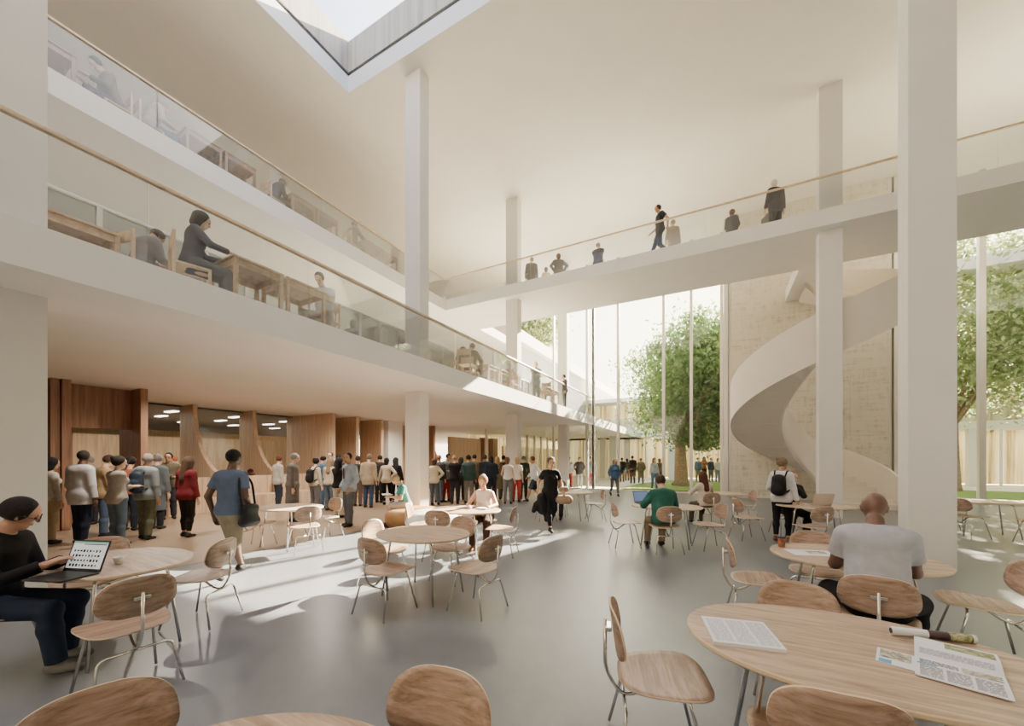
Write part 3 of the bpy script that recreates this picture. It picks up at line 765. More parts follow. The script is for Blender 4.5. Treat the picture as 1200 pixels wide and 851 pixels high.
# ================================================================ people (smooth unions of tapered limbs, one skin per body)
class Prim:
    __slots__ = ('a','b','ra','rb','k','u','w','clips','tag')
    def __init__(s, a, b, ra, rb, k=.03, u=None, w=1, clips=(), tag=''):
        s.a=np.array(a,float); s.b=np.array(b,float); s.ra=ra; s.rb=rb; s.k=k
        s.u=None if u is None else np.array(u,float)/np.linalg.norm(u); s.w=w; s.clips=list(clips); s.tag=tag
    def copy(s, inf=0, clips=None, k=None, w=None, dr=None):
        p = Prim(s.a,s.b,s.ra+inf,s.rb+inf,s.k if k is None else k,s.u,s.w if w is None else w,s.clips if clips is None else clips,s.tag); return p
def sdf_mesh(name, prims, h, mats, clips=()):
    lo = np.min([np.minimum(p.a,p.b)-max(p.ra,p.rb)*max(1,p.w) for p in prims],0)-2.5*h
    hi = np.max([np.maximum(p.a,p.b)+max(p.ra,p.rb)*max(1,p.w) for p in prims],0)+2.5*h
    n = np.ceil((hi-lo)/h).astype(int)+1
    D = np.full(n, 1.0, np.float32)
    ax = [lo[i]+h*np.arange(n[i]) for i in range(3)]
    for p in prims:
        m = max(p.ra,p.rb)*max(1,p.w)+p.k+2*h
        i0 = np.clip(np.floor((np.minimum(p.a,p.b)-m-lo)/h).astype(int),0,n-1)
        i1 = np.clip(np.ceil((np.maximum(p.a,p.b)+m-lo)/h).astype(int)+1,1,n)
        sl = tuple(slice(i0[i],i1[i]) for i in range(3))
        X,Y,Z = np.meshgrid(ax[0][sl[0]],ax[1][sl[1]],ax[2][sl[2]],indexing='ij')
        ab = p.b-p.a; L2 = max(ab@ab,1e-9)
        qx,qy,qz = X-p.a[0],Y-p.a[1],Z-p.a[2]
        t = np.clip((qx*ab[0]+qy*ab[1]+qz*ab[2])/L2,0,1)
        qx,qy,qz = qx-t*ab[0],qy-t*ab[1],qz-t*ab[2]
        if p.u is not None and p.w != 1:
            c = (qx*p.u[0]+qy*p.u[1]+qz*p.u[2])*(1-1/p.w)
            qx,qy,qz = qx-c*p.u[0],qy-c*p.u[1],qz-c*p.u[2]
        d = np.sqrt(qx*qx+qy*qy+qz*qz)-(p.ra+(p.rb-p.ra)*t)
        for (cp,cn) in p.clips:
            d = np.maximum(d,(X-cp[0])*cn[0]+(Y-cp[1])*cn[1]+(Z-cp[2])*cn[2])
        o = D[sl]; hh = np.maximum(p.k-np.abs(o-d),0)/p.k
        D[sl] = np.minimum(o,d)-hh*hh*p.k*.25
    if clips:
        X,Y,Z = np.meshgrid(*ax,indexing='ij')
        for (cp,cn) in clips: D = np.maximum(D,(X-cp[0])*cn[0]+(Y-cp[1])*cn[1]+(Z-cp[2])*cn[2])
    D = np.where(np.abs(D)<1e-6,1e-6,D)
    # surface nets
    I = D<0; c = np.zeros(tuple(n-1),np.int8)
    for dx in (0,1):
        for dy in (0,1):
            for dz in (0,1): c += I[dx:n[0]-1+dx,dy:n[1]-1+dy,dz:n[2]-1+dz]
    act = (c>0)&(c<8); idx = np.argwhere(act); vid = -np.ones(act.shape,np.int64); vid[act] = np.arange(len(idx))
    if len(idx) == 0: return None
    S = np.zeros((len(idx),3)); C = np.zeros(len(idx))
    cor = [(a,b,g) for a in (0,1) for b in (0,1) for g in (0,1)]
    val = {k: D[idx[:,0]+k[0],idx[:,1]+k[1],idx[:,2]+k[2]] for k in cor}
    for k in cor:
        for a_ in range(3):
            if k[a_]==0:
                k2 = list(k); k2[a_]=1; k2=tuple(k2); v0,v1 = val[k],val[k2]
                m = (v0<0)!=(v1<0); t = np.where(m,v0/np.where(m,v0-v1,1),0)
                P = np.tile(np.array(k,float),(len(idx),1)); P[:,a_]=t
                S += P*m[:,None]; C += m
    V = (idx+S/C[:,None])*h+lo
    F = []
    for a_ in range(3):
        b_,c_ = (a_+1)%3,(a_+2)%3
        s0=[slice(None)]*3; s1=[slice(None)]*3; s0[a_]=slice(0,-1); s1[a_]=slice(1,None)
        e = I[tuple(s0)]!=I[tuple(s1)]; E = np.argwhere(e)
        E = E[(E[:,b_]>0)&(E[:,c_]>0)&(E[:,b_]<n[b_]-1)&(E[:,c_]<n[c_]-1)]
        q=[]
        for (ob,oc) in ((-1,-1),(0,-1),(0,0),(-1,0)):
            G = E.copy(); G[:,b_]+=ob; G[:,c_]+=oc; q.append(vid[G[:,0],G[:,1],G[:,2]])
        q = np.stack(q,1); ins = I[E[:,0],E[:,1],E[:,2]]
        q[~ins] = q[~ins][:,::-1]; F.append(q)
    F = np.concatenate(F); F = F[(F>=0).all(1)]
    me = bpy.data.meshes.new(name)
    me.vertices.add(len(V)); me.vertices.foreach_set('co',V.astype(np.float32).ravel())
    me.loops.add(len(F)*4); me.loops.foreach_set('vertex_index',F.astype(np.int32).ravel())
    me.polygons.add(len(F)); me.polygons.foreach_set('loop_start',np.arange(len(F),dtype=np.int32)*4)
    me.polygons.foreach_set('use_smooth',np.ones(len(F),bool))
    me.update(calc_edges=True); me.materials.append(mats); return me
def V3(*a): return np.array(a,float)
def ik(a, t, l1, l2, pole):
    a=np.array(a,float); t=np.array(t,float); d=t-a; L=np.linalg.norm(d); Lm=(l1+l2)*.999
    if L>Lm: t=a+d/L*Lm; d=t-a; L=Lm
    u=d/L; x=(l1*l1-l2*l2+L*L)/(2*L); y=math.sqrt(max(l1*l1-x*x,0))
    p=np.array(pole,float); p=p-u*(p@u); p/=max(np.linalg.norm(p),1e-6)
    return a+u*x+p*y, t
POSES = dict(
 stand=dict(pz=.93, an=((-.10,.02,.08),(.10,-.02,.08)), wr=((-.235,.04,.84),(.235,.04,.84)), lean=.02),
 relaxed=dict(pz=.925, an=((-.13,.06,.08),(.09,-.05,.08)), wr=((-.23,.10,.86),(.235,.02,.84)), lean=.0, hy=.4),
 phone=dict(pz=.93, an=((-.10,.04,.08),(.11,-.03,.08)), wr=((-.10,.30,1.12),(.12,.28,1.10)), lean=.04, hp=.4),
 crossed=dict(pz=.93, an=((-.11,.03,.08),(.10,0,.08)), wr=((.08,.22,1.14),(-.08,.24,1.10)), lean=.0, hy=-.4),
 hips=dict(pz=.93, an=((-.12,.0,.08),(.12,.04,.08)), wr=((-.17,-.02,.98),(.19,-.02,.98)), lean=.0, ep=((-1,-.6,0),(1,-.6,0))),
 pocket=dict(pz=.93, an=((-.11,.05,.08),(.12,-.04,.08)), wr=((-.21,.09,.90),(.21,.09,.90)), lean=-.02, hy=.5),
 onehip=dict(pz=.925, an=((-.09,.02,.08),(.14,.06,.08)), wr=((-.28,.0,.85),(.16,.0,1.0)), lean=.0, ep=((-1,-.6,0),(1,-.3,0))),
 hold=dict(pz=.93, an=((-.1,.0,.08),(.12,.03,.08)), wr=((-.16,.22,1.0),(.26,.03,.84)), lean=.02, hy=-.6),
 stroll=dict(pz=.905, an=((-.08,.27,.09),(.08,-.32,.17)), wr=((-.225,-.02,.85),(.225,.10,.86)), lean=.03, toe=((0,1,0),(0,.85,-.52))),
 walk=dict(pz=.905, an=((-.08,.30,.09),(.08,-.32,.17)), wr=((-.26,-.14,.88),(.25,.20,.92)), lean=.05, toe=((0,1,0),(0,.75,-.66))),
 walk2=dict(pz=.905, an=((-.08,-.32,.17),(.07,.30,.09)), wr=((-.25,.20,.92),(.27,-.12,.88)), lean=.05, toe=((0,.75,-.66),(0,1,0))),
 sit=dict(pz=.56, an=((-.13,.46,.08),(.13,.44,.08)), wr=((-.20,.44,.80),(.20,.42,.80)), lean=.10, hp=.35),
 sit_back=dict(pz=.56, an=((-.12,.40,.08),(.14,.30,.08)), wr=((-.16,.30,.72),(.17,.30,.72)), lean=.05, hp=.15),
 sit_read=dict(pz=.53, an=((-.10,.52,.08),(.16,.44,.08)), wr=((-.12,.40,.74),(.13,.38,.72)), lean=.28, hp=.7),
 sit_chin=dict(pz=.56, an=((-.14,.35,.08),(.14,.30,.08)), wr=((.03,.24,1.06),(.16,.34,.80)), lean=.16, hp=.1, ep=((-.6,.5,-1),(.6,0,-1))),
 sit_type=dict(pz=.55, an=((-.13,.36,.08),(.14,.46,.08)), wr=((-.06,.37,.82),(.10,.36,.82)), lean=.14, hp=.45, hy=.55),
 sit_hunch=dict(pz=.56, an=((-.24,.38,.08),(.20,.34,.08)), wr=((-.10,.42,.79),(.08,.43,.79)), lean=.24, hp=.6, ep=((-.6,-.3,-1),(.6,-.3,-1))),
)
def build_prims(pose, female, H, fine, heels=False, bulk=1.0):
    P = POSES[pose]; s = H/1.75
    pz = P['pz']; lean = P.get('lean',0); hp = P.get('hp',.12); hy = P.get('hy',0)
    sh = .150 if female else .172; hw = .088 if female else .082
    up = V3(0,math.sin(lean),math.cos(lean)); fw = V3(0,math.cos(lean),-math.sin(lean)); X = V3(1,0,0)
    pel = V3(0,0,pz); T = lambda x,y,z: pel+X*x+fw*y+up*z
    if P['pz']<.7: up2=up
    pr = []; A = lambda *a,**k: pr.append(Prim(*a,**k))
    g = 1.0 if not female else .88; bk = bulk
    A(pel+X*-.065+V3(0,-.01,-.01), pel+X*.065+V3(0,-.01,-.01), .108*bk,.108*bk,.05,tag='pelvis')
    A(T(0,-.0,.06),T(0,.0,.20),.098*g*bk,.095*g*bk,.06,u=X,w=1.28,tag='torso')
    A(T(0,-.0,.20),T(0,-.005,.38),.098*g*bk,.108*g*bk,.06,u=X,w=1.42,tag='torso')
    A(T(-sh*.62,-.012,.45),T(sh*.62,-.012,.45),.072*g*bk,.072*g*bk,.06,tag='torso')
    if female:
        A(T(-.07,.085,.33),T(-.07,.085,.33),.052,.052,.05,tag='torso'); A(T(.07,.085,.33),T(.07,.085,.33),.052,.052,.05,tag='torso')
    A(T(0,-.015,.44),T(0,.015,.58),.062*g,.052*g,.03,tag='neck')
    # head frame
    ty = lean*.6+hp; cy_h,sy_h = math.cos(hy),math.sin(hy)
    hf0 = V3(0,math.cos(ty),-math.sin(ty)); hup = V3(0,math.sin(ty),math.cos(ty))
    hf = V3(-sy_h*1,0,0)+hf0*cy_h; hf/=np.linalg.norm(hf); hx = np.cross(hf,hup); hx/=np.linalg.norm(hx); hup = np.cross(hx,hf)
    hc = T(0,.02,.60)+hup*.085+hf0*.015*1
    Hh = lambda x,y,z: hc+hx*x+hf*y+hup*z
    A(Hh(0,-.018,.028),Hh(0,-.018,.028),.094,.094,.03,u=hx,w=.82,tag='head')
    A(Hh(0,.022,.03),Hh(0,.028,-.055),.072,.050,.03,u=hx,w=.9,tag='head')
    A(Hh(0,.052,-.082),Hh(0,.058,-.088),.030,.026,.03,u=hx,w=1.2,tag='head')
    A(Hh(0,.088,.012),Hh(0,.108,-.022),.009,.014,.014,tag='head')
    A(Hh(-.03,.080,.032),Hh(.03,.080,.032),.012,.012,.012,tag='head')
    A(Hh(-.018,.084,-.052),Hh(.018,.084,-.052),.009,.009,.01,tag='head')
    for sx in (-1,1): A(Hh(sx*.074,-.012,.016),Hh(sx*.071,-.006,-.022),.011,.008,.012,tag='head')
    J = {'hc':hc,'hx':hx,'hf':hf,'hup':hup,'T':T,'up':up,'fw':fw,'pel':pel,'sh':sh}
    eps = P.get('ep',((-.5,-1,-.25),(.5,-1,-.25)))
    lr = (.90 if female else 1.0)
    for i,sx in enumerate((-1,1)):
        S = T(sx*sh,-.01,.45); tgt = P['wr'][i]
        E,Wp = ik(S,tgt,.285,.255,eps[i])
        A(S,E,.054*lr*bk,.040*lr,.035,tag='uarm'+str(i)); A(E,Wp,.040*lr,.027*lr,.02,tag='farm'+str(i))
        f = (Wp-E)/np.linalg.norm(Wp-E)
        # relaxed hands hang down a little; on a table they lie flat
        side = np.cross(f,V3(0,0,1)); 
        if np.linalg.norm(side)<.5: side = V3(0,1,0)
        side/=np.linalg.norm(side)
        if abs(f[2])>.7: side = V3(0,1,0)-f*f[1]; side/=np.linalg.norm(side)
        nrm = np.cross(side,f); 
        if abs(f[2])>.7: nrm = V3(-sx,0,0)
        elif nrm[2]>0: nrm=-nrm
        thumbside = side if abs(f[2])>.7 else (side if (side@V3(-sx,0,0))>0 else -side)
        hb = Wp+f*.012; A(Wp,hb+f*.07,.024,.026,.015,u=side,w=1.35,tag='hand')
        for q,(off,ln) in enumerate(((-.030,.058),(-.010,.070),(.010,.074),(.030,.066))):
            b0 = hb+f*.078+thumbside*off; k1 = b0+f*ln*.55+nrm*.006; k2 = k1+f*ln*.42+nrm*.020
            A(b0,k1,.0095,.009,.006,tag='hand'); A(k1,k2,.009,.0075,.005,tag='hand')
        t0 = hb+f*.02+thumbside*.028; t1=t0+f*.032+thumbside*.022+nrm*.01; t2=t1+f*.028+nrm*.008
        A(t0,t1,.012,.010,.008,tag='hand'); A(t1,t2,.010,.008,.006,tag='hand')
        J['S'+str(i)],J['E'+str(i)],J['W'+str(i)] = S,E,Wp
        Hp = pel+X*sx*hw+V3(0,0,-.02); an = V3(*P['an'][i])
        kp = (sx*.12,1,.15) if pose!='sit_hunch' else (sx*.5,1,.3)
        K,An = ik(Hp,an,.42,.41,kp)
        kh = .0 if not heels else .04
        A(Hp,K,.086*(1.03 if female else 1)*bk,.054,.04,tag='thigh'+str(i)); A(K,K+(An-K)*.35+V3(0,-.012,0),.050,.053,.03,tag='shin'+str(i)); A(K+(An-K)*.35+V3(0,-.012,0),An,.053,.034,.03,tag='shin'+str(i))
        toe = V3(*P.get('toe',((0,1,0),(0,1,0)))[i]); toe/=np.linalg.norm(toe)
        dn = np.cross(V3(1,0,0),toe); dn = dn if dn[2]<0 else -dn
        A(An+dn*.025-toe*.03, An+dn*.048+toe*.13,.032,.024,.02,u=V3(1,0,0),w=1.25,tag='foot'+str(i))
        J['K'+str(i)],J['A'+str(i)],J['toe'+str(i)],J['dn'+str(i)],J['H'+str(i)] = K,An,toe,dn,Hp
    return pr,J,s
_mc = {}
def person(x, y, z, rz, label, pose='stand', female=False, H=1.72, top=('tee','#888888'), bot=('trousers','#30343c'), hair=('short','#2a2018'), sk='#c99b7c', shoe='#2b2725', h=.02, face=False, bulk=1.0, hem=None, group=None):
    fine = h<.012
    key0 = (pose,female,round(h,4),round(bulk,2))
    pr,J,_ = build_prims(pose,female,H,fine,bulk=bulk)
    s = H/1.75
    def got(part, fn, mat):
        k = key0+(part,)
        if k not in _mc: _mc[k] = fn()
        me = _mc[k]
        if me is None: return None
        nm = part[0] if isinstance(part,tuple) else part
        o = bpy.data.objects.new(nm, me); COL.objects.link(o)
        if me.materials[0] is None or me.materials[0] != mat:
            o.material_slots[0].link = 'OBJECT'; o.material_slots[0].material = mat
        return o
    root = got('person', lambda: sdf_mesh('person',pr,h,skin(sk)), skin(sk))
    root.location=(x,y,z); root.rotation_euler=(0,0,rz); root.scale=(s,s,s)
    tag(root,label,'person',group)
    X=V3(1,0,0); T=J['T']; up=J['up']
    seated = POSES[pose]['pz']<.7
    def child(part, fn, mat):
        o = got(part, fn, mat)
        if o: o.parent = root
        return o
    # ---- lower garment
    bk,bc = bot
    def lower():
        L=[p.copy(.014) for p in pr if p.tag=='pelvis']
        L.append(Prim(T(0,0,.02),T(0,0,.10),.108*bulk,.104*bulk*(.9 if female else 1),.04,u=X,w=1.25))
        for i in (0,1):
            sh_=[p for p in pr if p.tag=='shin'+str(i)]; th=[p for p in pr if p.tag=='thigh'+str(i)][0]
            tight = bk=='leggings'
            if bk=='shorts':
                a,b=th.a,th.b+(sh_[0].b-sh_[0].a)*.15; d=(b-a)/np.linalg.norm(b-a); e=a+(b-a)*.96
                L.append(Prim(a,b,th.ra+.012,th.rb+.034,.03,clips=[(e,d)]))
            else:
                L.append(th.copy(.008 if tight else .013))
                if not tight: L[-1].rb += .008
                e = J['A'+str(i)]+(J['K'+str(i)]-J['A'+str(i)])*(.14 if tight else .02); d=(J['A'+str(i)]-J['K'+str(i)]); d/=np.linalg.norm(d)
                for q in sh_: 
                    c=q.copy(.006 if tight else .014,clips=[(e,d)])
                    if not tight and q is sh_[1]: c.rb+=.012
                    L.append(c)
        return sdf_mesh('trousers',L,h,fabric(bc),clips=[(T(0,0,.12),up)])
    def skirt():
        kn=(J['K0']+J['K1'])/2
        L=[p.copy(.016) for p in pr if p.tag=='pelvis']
        for i in (0,1): 
            th=[p for p in pr if p.tag=='thigh'+str(i)][0]; L.append(Prim(th.a,th.b,.10,.085,.09,clips=[(th.b,(th.b-th.a)/np.linalg.norm(th.b-th.a))]))
        L.append(Prim(T(0,0,.0),T(0,0,.10),.108,.098,.04,u=X,w=1.25))
        return sdf_mesh('skirt',L,h,fabric(bc),clips=[(T(0,0,.13),up)])
    if bk=='skirt': child(('skirt',bk),skirt,fabric(bc))
    else: child(('shorts' if bk=='shorts' else 'leggings' if bk=='leggings' else 'trousers',bk),lower,fabric(bc))
    # ---- upper garment
    tk,tc = top
    hemz = {'tee':-.05,'long':-.06,'tank':-.02,'shirt':-.10,'jacket':-.10,'blazer':-.17,'coat':-.48,'hoodie':-.10,'dress':-.42}[tk]
    if seated: hemz = max(hemz,-.06)
    inf = {'tee':.014,'long':.015,'tank':.010,'shirt':.018,'jacket':.026,'blazer':.028,'coat':.032,'hoodie':.032,'dress':.02}[tk]
    def upper():
        L=[]; cl=[(T(0,0,hemz),-up)]
        for p in pr:
            if p.tag=='torso': L.append(p.copy(inf,clips=cl))
        L.append(Prim(T(0,0,.10),T(0,0,min(0,hemz)),.104*bulk+inf*.6,.112*bulk+inf*.9,.05,u=X,w=1.3,clips=cl))
        if hemz<-.15:
            L.append(Prim(T(0,0,0),T(0,0,hemz),.108+inf*.8,.112+inf*.9,.05,u=X,w=1.35,clips=cl))
        if not seated or True:
            for p in pr:
                if p.tag=='pelvis': L.append(p.copy(inf+.004,clips=cl))
        nk=Prim(T(0,-.02,.46),T(0,.0,.505),.066 if tk!='tank' else .05,.058 if tk!='tank' else .04,.03,clips=[(T(0,0,.515 if tk in('hoodie','jacket','coat','blazer','shirt') else .495),up)]); L.append(nk)
        if tk=='hoodie': L.append(Prim(T(-.05,-.075,.50),T(.05,-.075,.50),.06,.06,.04))
        for i in (0,1):
            ua=[p for p in pr if p.tag=='uarm'+str(i)][0]; fa=[p for p in pr if p.tag=='farm'+str(i)][0]
            d=(ua.b-ua.a)/np.linalg.norm(ua.b-ua.a)
            if tk=='tank': 
                continue
            if tk=='tee' or tk=='dress':
                e=ua.a+(ua.b-ua.a)*.62; L.append(Prim(ua.a,ua.b,ua.ra+.012,ua.rb+.026,.03,clips=[(e,d)]))
            else:
                L.append(ua.copy(inf*.8)); f=(fa.b-fa.a)/np.linalg.norm(fa.b-fa.a); e=fa.a+(fa.b-fa.a)*.93
                c=fa.copy(inf*.7,clips=[(e,f)]); c.rb+=.008; L.append(c)
        return sdf_mesh('top',L,h,fabric(tc))
    nm = {'tee':'shirt','long':'sweater','tank':'vest_top','shirt':'shirt','jacket':'jacket','blazer':'blazer','coat':'coat','hoodie':'hooded_top','dress':'dress'}[tk]
    child((nm,tk),upper,fabric(tc))
    # ---- hair
    hk,hcol = hair
    hc,hx,hf,hup = J['hc'],J['hx'],J['hf'],J['hup']; Hh=lambda a,b,c: hc+hx*a+hf*b+hup*c
    def hairf():
        n=hf*.80-hup*.60
        r = .101 if hk!='crop' else .0965
        L=[Prim(Hh(0,-.022,.034),Hh(0,-.022,.034),r+(.006 if hk in('long','bun','pony','curly') else 0),r,.02,u=hx,w=.86,clips=[(Hh(0,.0,.0)+n*(.030 if hk!='crop' else .024),n)])]
        if hk in('short','crop'): L[0].clips.append((Hh(0,0,-.045),-hup))
        if hk=='fade': L[0].clips.append((Hh(0,0,-.022),-(hup*.94+hf*.34)))
        if hk=='curly': L.append(Prim(Hh(0,-.02,.075),Hh(0,-.03,.05),.09,.09,.03,clips=[(Hh(0,.05,.0),hf)]))
        if hk=='long':
            L.append(Prim(Hh(0,-.055,-.01),T(0,-.10,.34),.082,.055,.04,u=hx,w=1.25)); 
            for sx in (-1,1): L.append(Prim(Hh(sx*.075,-.01,.02),T(sx*.09,-.02,.42),.026,.028,.03))
        if hk=='bob': L.append(Prim(Hh(0,-.04,.01),Hh(0,-.045,-.085),.092,.075,.03,u=hx,w=1.05,clips=[(Hh(0,.02,0),hf)]))
        if hk=='bun': L.append(Prim(Hh(0,-.095,.085),Hh(0,-.10,.085),.042,.042,.01))
        if hk=='pony': L.append(Prim(Hh(0,-.11,.03),Hh(0,-.16,-.16),.032,.018,.02))
        return sdf_mesh('hair',L,min(h,.014),hairmat(hcol))
    if hk!='bald': child(('hair',hk),hairf,hairmat(hcol))
    # ---- shoes
    def shoef(i):
        An,toe,dn=J['A'+str(i)],J['toe'+str(i)],J['dn'+str(i)]
        L=[Prim(An+dn*.03-toe*.035,An+dn*.048+toe*.135,.040,.030,.02,u=X,w=1.22,clips=[(An+dn*.079,dn)]),Prim(An-dn*.01,An+dn*.03,.042,.044,.02)]
        return sdf_mesh('shoe',L,min(h,.014),fabric(shoe,.5))
    for i in (0,1): child(('shoe',i),lambda i=i: shoef(i),fabric(shoe,.5))
    if face:
        def eyes():
            return sdf_mesh('eyes',[Prim(Hh(sx*.031,.078,.008),Hh(sx*.031,.078,.008),.0125,.0125,.001) for sx in(-1,1)],.004,M['black'])
        child(('eyes',),eyes,M['black'])
        def brow():
            return sdf_mesh('eyebrows',[Prim(Hh(sx*.016,.091,.030),Hh(sx*.045,.082,.034),.005,.004,.001) for sx in(-1,1)],.003,fabric(hcol))
        child(('eyebrows',),brow,fabric(hcol))
        def mouth():
            return sdf_mesh('mouth',[Prim(Hh(-.02,.089,-.054),Hh(.02,.089,-.054),.006,.006,.001)],.003,fabric('#a0605a'))
        child(('mouth',),mouth,fabric('#a0605a'))
        if face=='glasses':
            mb=MB()
            for sx in (-1,1):
                c=Hh(sx*.034,.106,.006)
                mb.tube([tuple(c+hx*.026*math.cos(t*PI/8)+hup*.018*math.sin(t*PI/8)) for t in range(17)],.0022,6,caps=False)
                mb.tube([tuple(Hh(sx*.060,.104,.012)),tuple(Hh(sx*.084,-.01,.016))],.0022,6)
            mb.tube([tuple(Hh(-.008,.107,.010)),tuple(Hh(.008,.107,.010))],.0022,6)
            g=mb.build('glasses',M['black'],root)
    return root,J,s
def at_rd(r, d, phi):
    x,y=W(r,d); return x,y,math.radians(phi)+TH-PI/2
def PP(px, d, phi, label, z=0, **k):
    x,y,rz=at_rd((px-600)/FP*d,d,phi); return person(x,y,z,rz,label,**k)
def local(res, v):
    root,J,s=res; c,s_=math.cos(root.rotation_euler[2]),math.sin(root.rotation_euler[2])
    v=np.array(v)*s; return (root.location[0]+c*v[0]-s_*v[1], root.location[1]+s_*v[0]+c*v[1], root.location[2]+v[2])
def bag_on(res, kind, col, label, name=None):
    root,J,s=res; T=J['T']; rz=root.rotation_euler[2]
    m=fabric(col,.6)
    if kind=='backpack':
        e=empty(name or 'backpack',root.location,rz); e.scale=root.scale; tag(e,label,'backpack')
        me=sdf_mesh('bag_body',[Prim(T(0,-.20,.12),T(0,-.19,.38),.095,.085,.03,u=V3(1,0,0),w=1.45),Prim(T(0,-.27,.14),T(0,-.26,.24),.05,.05,.03,u=V3(1,0,0),w=1.8)],.014,m)
        o=bpy.data.objects.new('bag_body',me); COL.objects.link(o); o.parent=e
        for sx in (-1,1):
            MB().tube([tuple(T(sx*.09,-.15,.40)),tuple(T(sx*.11,-.06,.545)),tuple(T(sx*.12,.07,.50)),tuple(T(sx*.125,.135,.36)),tuple(T(sx*.16,.05,.18)),tuple(T(sx*.12,-.14,.10))],.017,6,.06).build('strap',m,e,smooth=True)
    elif kind=='shoulder':     # hangs at the wearer's side
        sx=1; e=empty(name or 'shoulder_bag',root.location,rz); e.scale=root.scale; tag(e,label,'bag')
        me=sdf_mesh('bag_body',[Prim(T(sx*.28,-.10,-.15),T(sx*.28,.10,-.15),.05,.05,.03),Prim(T(sx*.28,-.08,.03),T(sx*.28,.08,.03),.04,.04,.08),Prim(T(sx*.28,0,-.15),T(sx*.28,0,.03),.06,.05,.05,u=V3(0,1,0),w=2.4)],.012,m)
        o=bpy.data.objects.new('bag_body',me); COL.objects.link(o); o.parent=e
        MB().tube([tuple(T(sx*.27,-.11,.03)),tuple(T(sx*.22,-.12,.30)),tuple(T(sx*.15,-.03,.535)),tuple(T(sx*.20,.12,.38)),tuple(T(sx*.27,.11,.03))],.014,6,.08).build('strap',m,e,smooth=True)
    elif kind=='hand':
        w=J['W0']; e=empty(name or 'handbag',root.location,rz); e.scale=root.scale; tag(e,label,'bag')
        c=w+V3(0,0,-.30)
        me=sdf_mesh('bag_body',[Prim(c+V3(0,-.12,-.08),c+V3(0,.12,-.08),.07,.07,.03),Prim(c+V3(0,-.09,.03),c+V3(0,.09,.03),.05,.05,.08)],.014,m)
        o=bpy.data.objects.new('bag_body',me); COL.objects.link(o); o.parent=e
        MB().tube([tuple(c+V3(0,-.08,.05)),tuple(c+V3(0,-.05,.19)),tuple(c+V3(0,.05,.19)),tuple(c+V3(0,.08,.05))],.010,6,.05).build('handle',m,e,smooth=True)
    return e
# ================================================================ the people in the hall
BL='#3a2a22'; DK='#1c1917'; BR='#4a3222'; SKL='#d8ab8c'; SKD='#6b4532'; SKM='#b07f5e'
F, B_, = 270, 90
# --- near figures
r_ = PP(270, 5.25, 84, 'man in blue T-shirt and khaki shorts walking away with a dark shoulder bag', pose='stroll', H=1.79, top=('tee','#506389'), bot=('shorts','#8f8066'), hair=('crop','#17120f'), sk='#5a3a2a', shoe='#1d1c1c', h=.009, face=True)
bag_on(r_, 'shoulder', '#1a1b1f', 'dark shoulder bag hanging from the man in blue T-shirt')
xm, ym, rzm = at_rd(MANL[0]+.02, MANL[1], 18)
manl = person(xm, ym, 0, rzm, 'man in black sweater and glasses seated typing at the laptop', pose='sit_type', H=1.74, top=('long','#141518'), bot=('trousers','#1c2a44'), hair=('short','#1d1714'), sk='#c48f72', shoe='#6c6a66', h=.0075, face='glasses')
manw = person(1.05, 3.78, 0, -.20, 'broad-shouldered man in white T-shirt bent over papers, seen from behind', pose='sit_hunch', H=1.80, top=('tee','#b9bcc8'), bot=('trousers','#17181b'), hair=('bald','#111111'), sk='#6a4638', shoe='#dddddd', h=.008, bulk=1.08)
r_ = PP(645, 8.65, 278, 'woman in black dress walking toward the viewer between the tables', pose='walk2', female=True, H=1.70, top=('dress','#15161a'), bot=('leggings','#16161a'), hair=('bun','#5a4334'), sk=SKM, shoe='#1a1a1a', h=.013, face=True)
# coat over her arm and bag
x,y = PD(634, 8.5)
me = sdf_mesh('dark_coat',[Prim(V3(0,0,.78),V3(.03,0,.5),.09,.11,.05),Prim(V3(-.10,0,.62),V3(-.16,0,.48),.07,.05,.05),Prim(V3(.08,0,.6),V3(.12,.0,.28),.06,.05,.05)],.016,fabric('#17181d'))
o = bpy.data.objects.new('dark_coat',me); COL.objects.link(o); o.location=(x,y,0); o.rotation_euler=(0,0,TH); tag(o,'dark coat carried low by the woman in black dress','coat')
x,y = PD(660.5, 8.55)
me = sdf_mesh('tote_bag',[Prim(V3(-.08,0,.72),V3(.10,0,.72),.10,.10,.05),Prim(V3(-.04,0,.95),V3(.06,0,.95),.06,.06,.09)],.016,fabric('#a08468'))
o = bpy.data.objects.new('tote_bag',me); COL.objects.link(o); o.location=(x,y,0); o.rotation_euler=(0,0,TH); tag(o,'beige tote bag on the arm of the woman in black dress','bag')
x,y,rz = at_rd(SEATW[0], SEATW[1], 262)
person(x,y,0,rz,'woman in white vest seated reading at the sunlit table', pose='sit', female=True, H=1.70, top=('tank','#efe6dc'), bot=('trousers','#4a3026'), hair=('bun','#a87850'), sk='#d9a17c', shoe='#b0693c', h=.012, face=True)
x,y,rz = at_rd(2.66, 6.80, 88)
person(x,y,0,rz,'person in green hooded top seated at a grey laptop, seen from behind', pose='sit', H=1.72, top=('hoodie','#23695a'), bot=('trousers','#9a805f'), hair=('short','#4a2d20'), sk=SKL, shoe='#2b2020', h=.012)
x,y,rz = at_rd(4.72, 9.42, 92)
person(x,y,0,rz,'woman with long auburn hair seated near the lawn window, seen from behind', pose='sit', female=True, H=1.68, top=('long','#d8c8b0'), bot=('trousers','#4a4038'), hair=('long','#5a2416'), sk=SKL, h=.014)
r_ = PP(916, 7.55, 40, 'standing person in white shirt and black leggings with a black backpack', pose='hold', female=True, H=1.66, top=('shirt','#dfe0e4'), bot=('leggings','#17171b'), hair=('bun','#8a6b4c'), sk=SKM, shoe='#8a4a38', h=.010, face=True)
bag_on(r_, 'backpack', '#141518', 'black backpack on the person in white shirt and leggings')
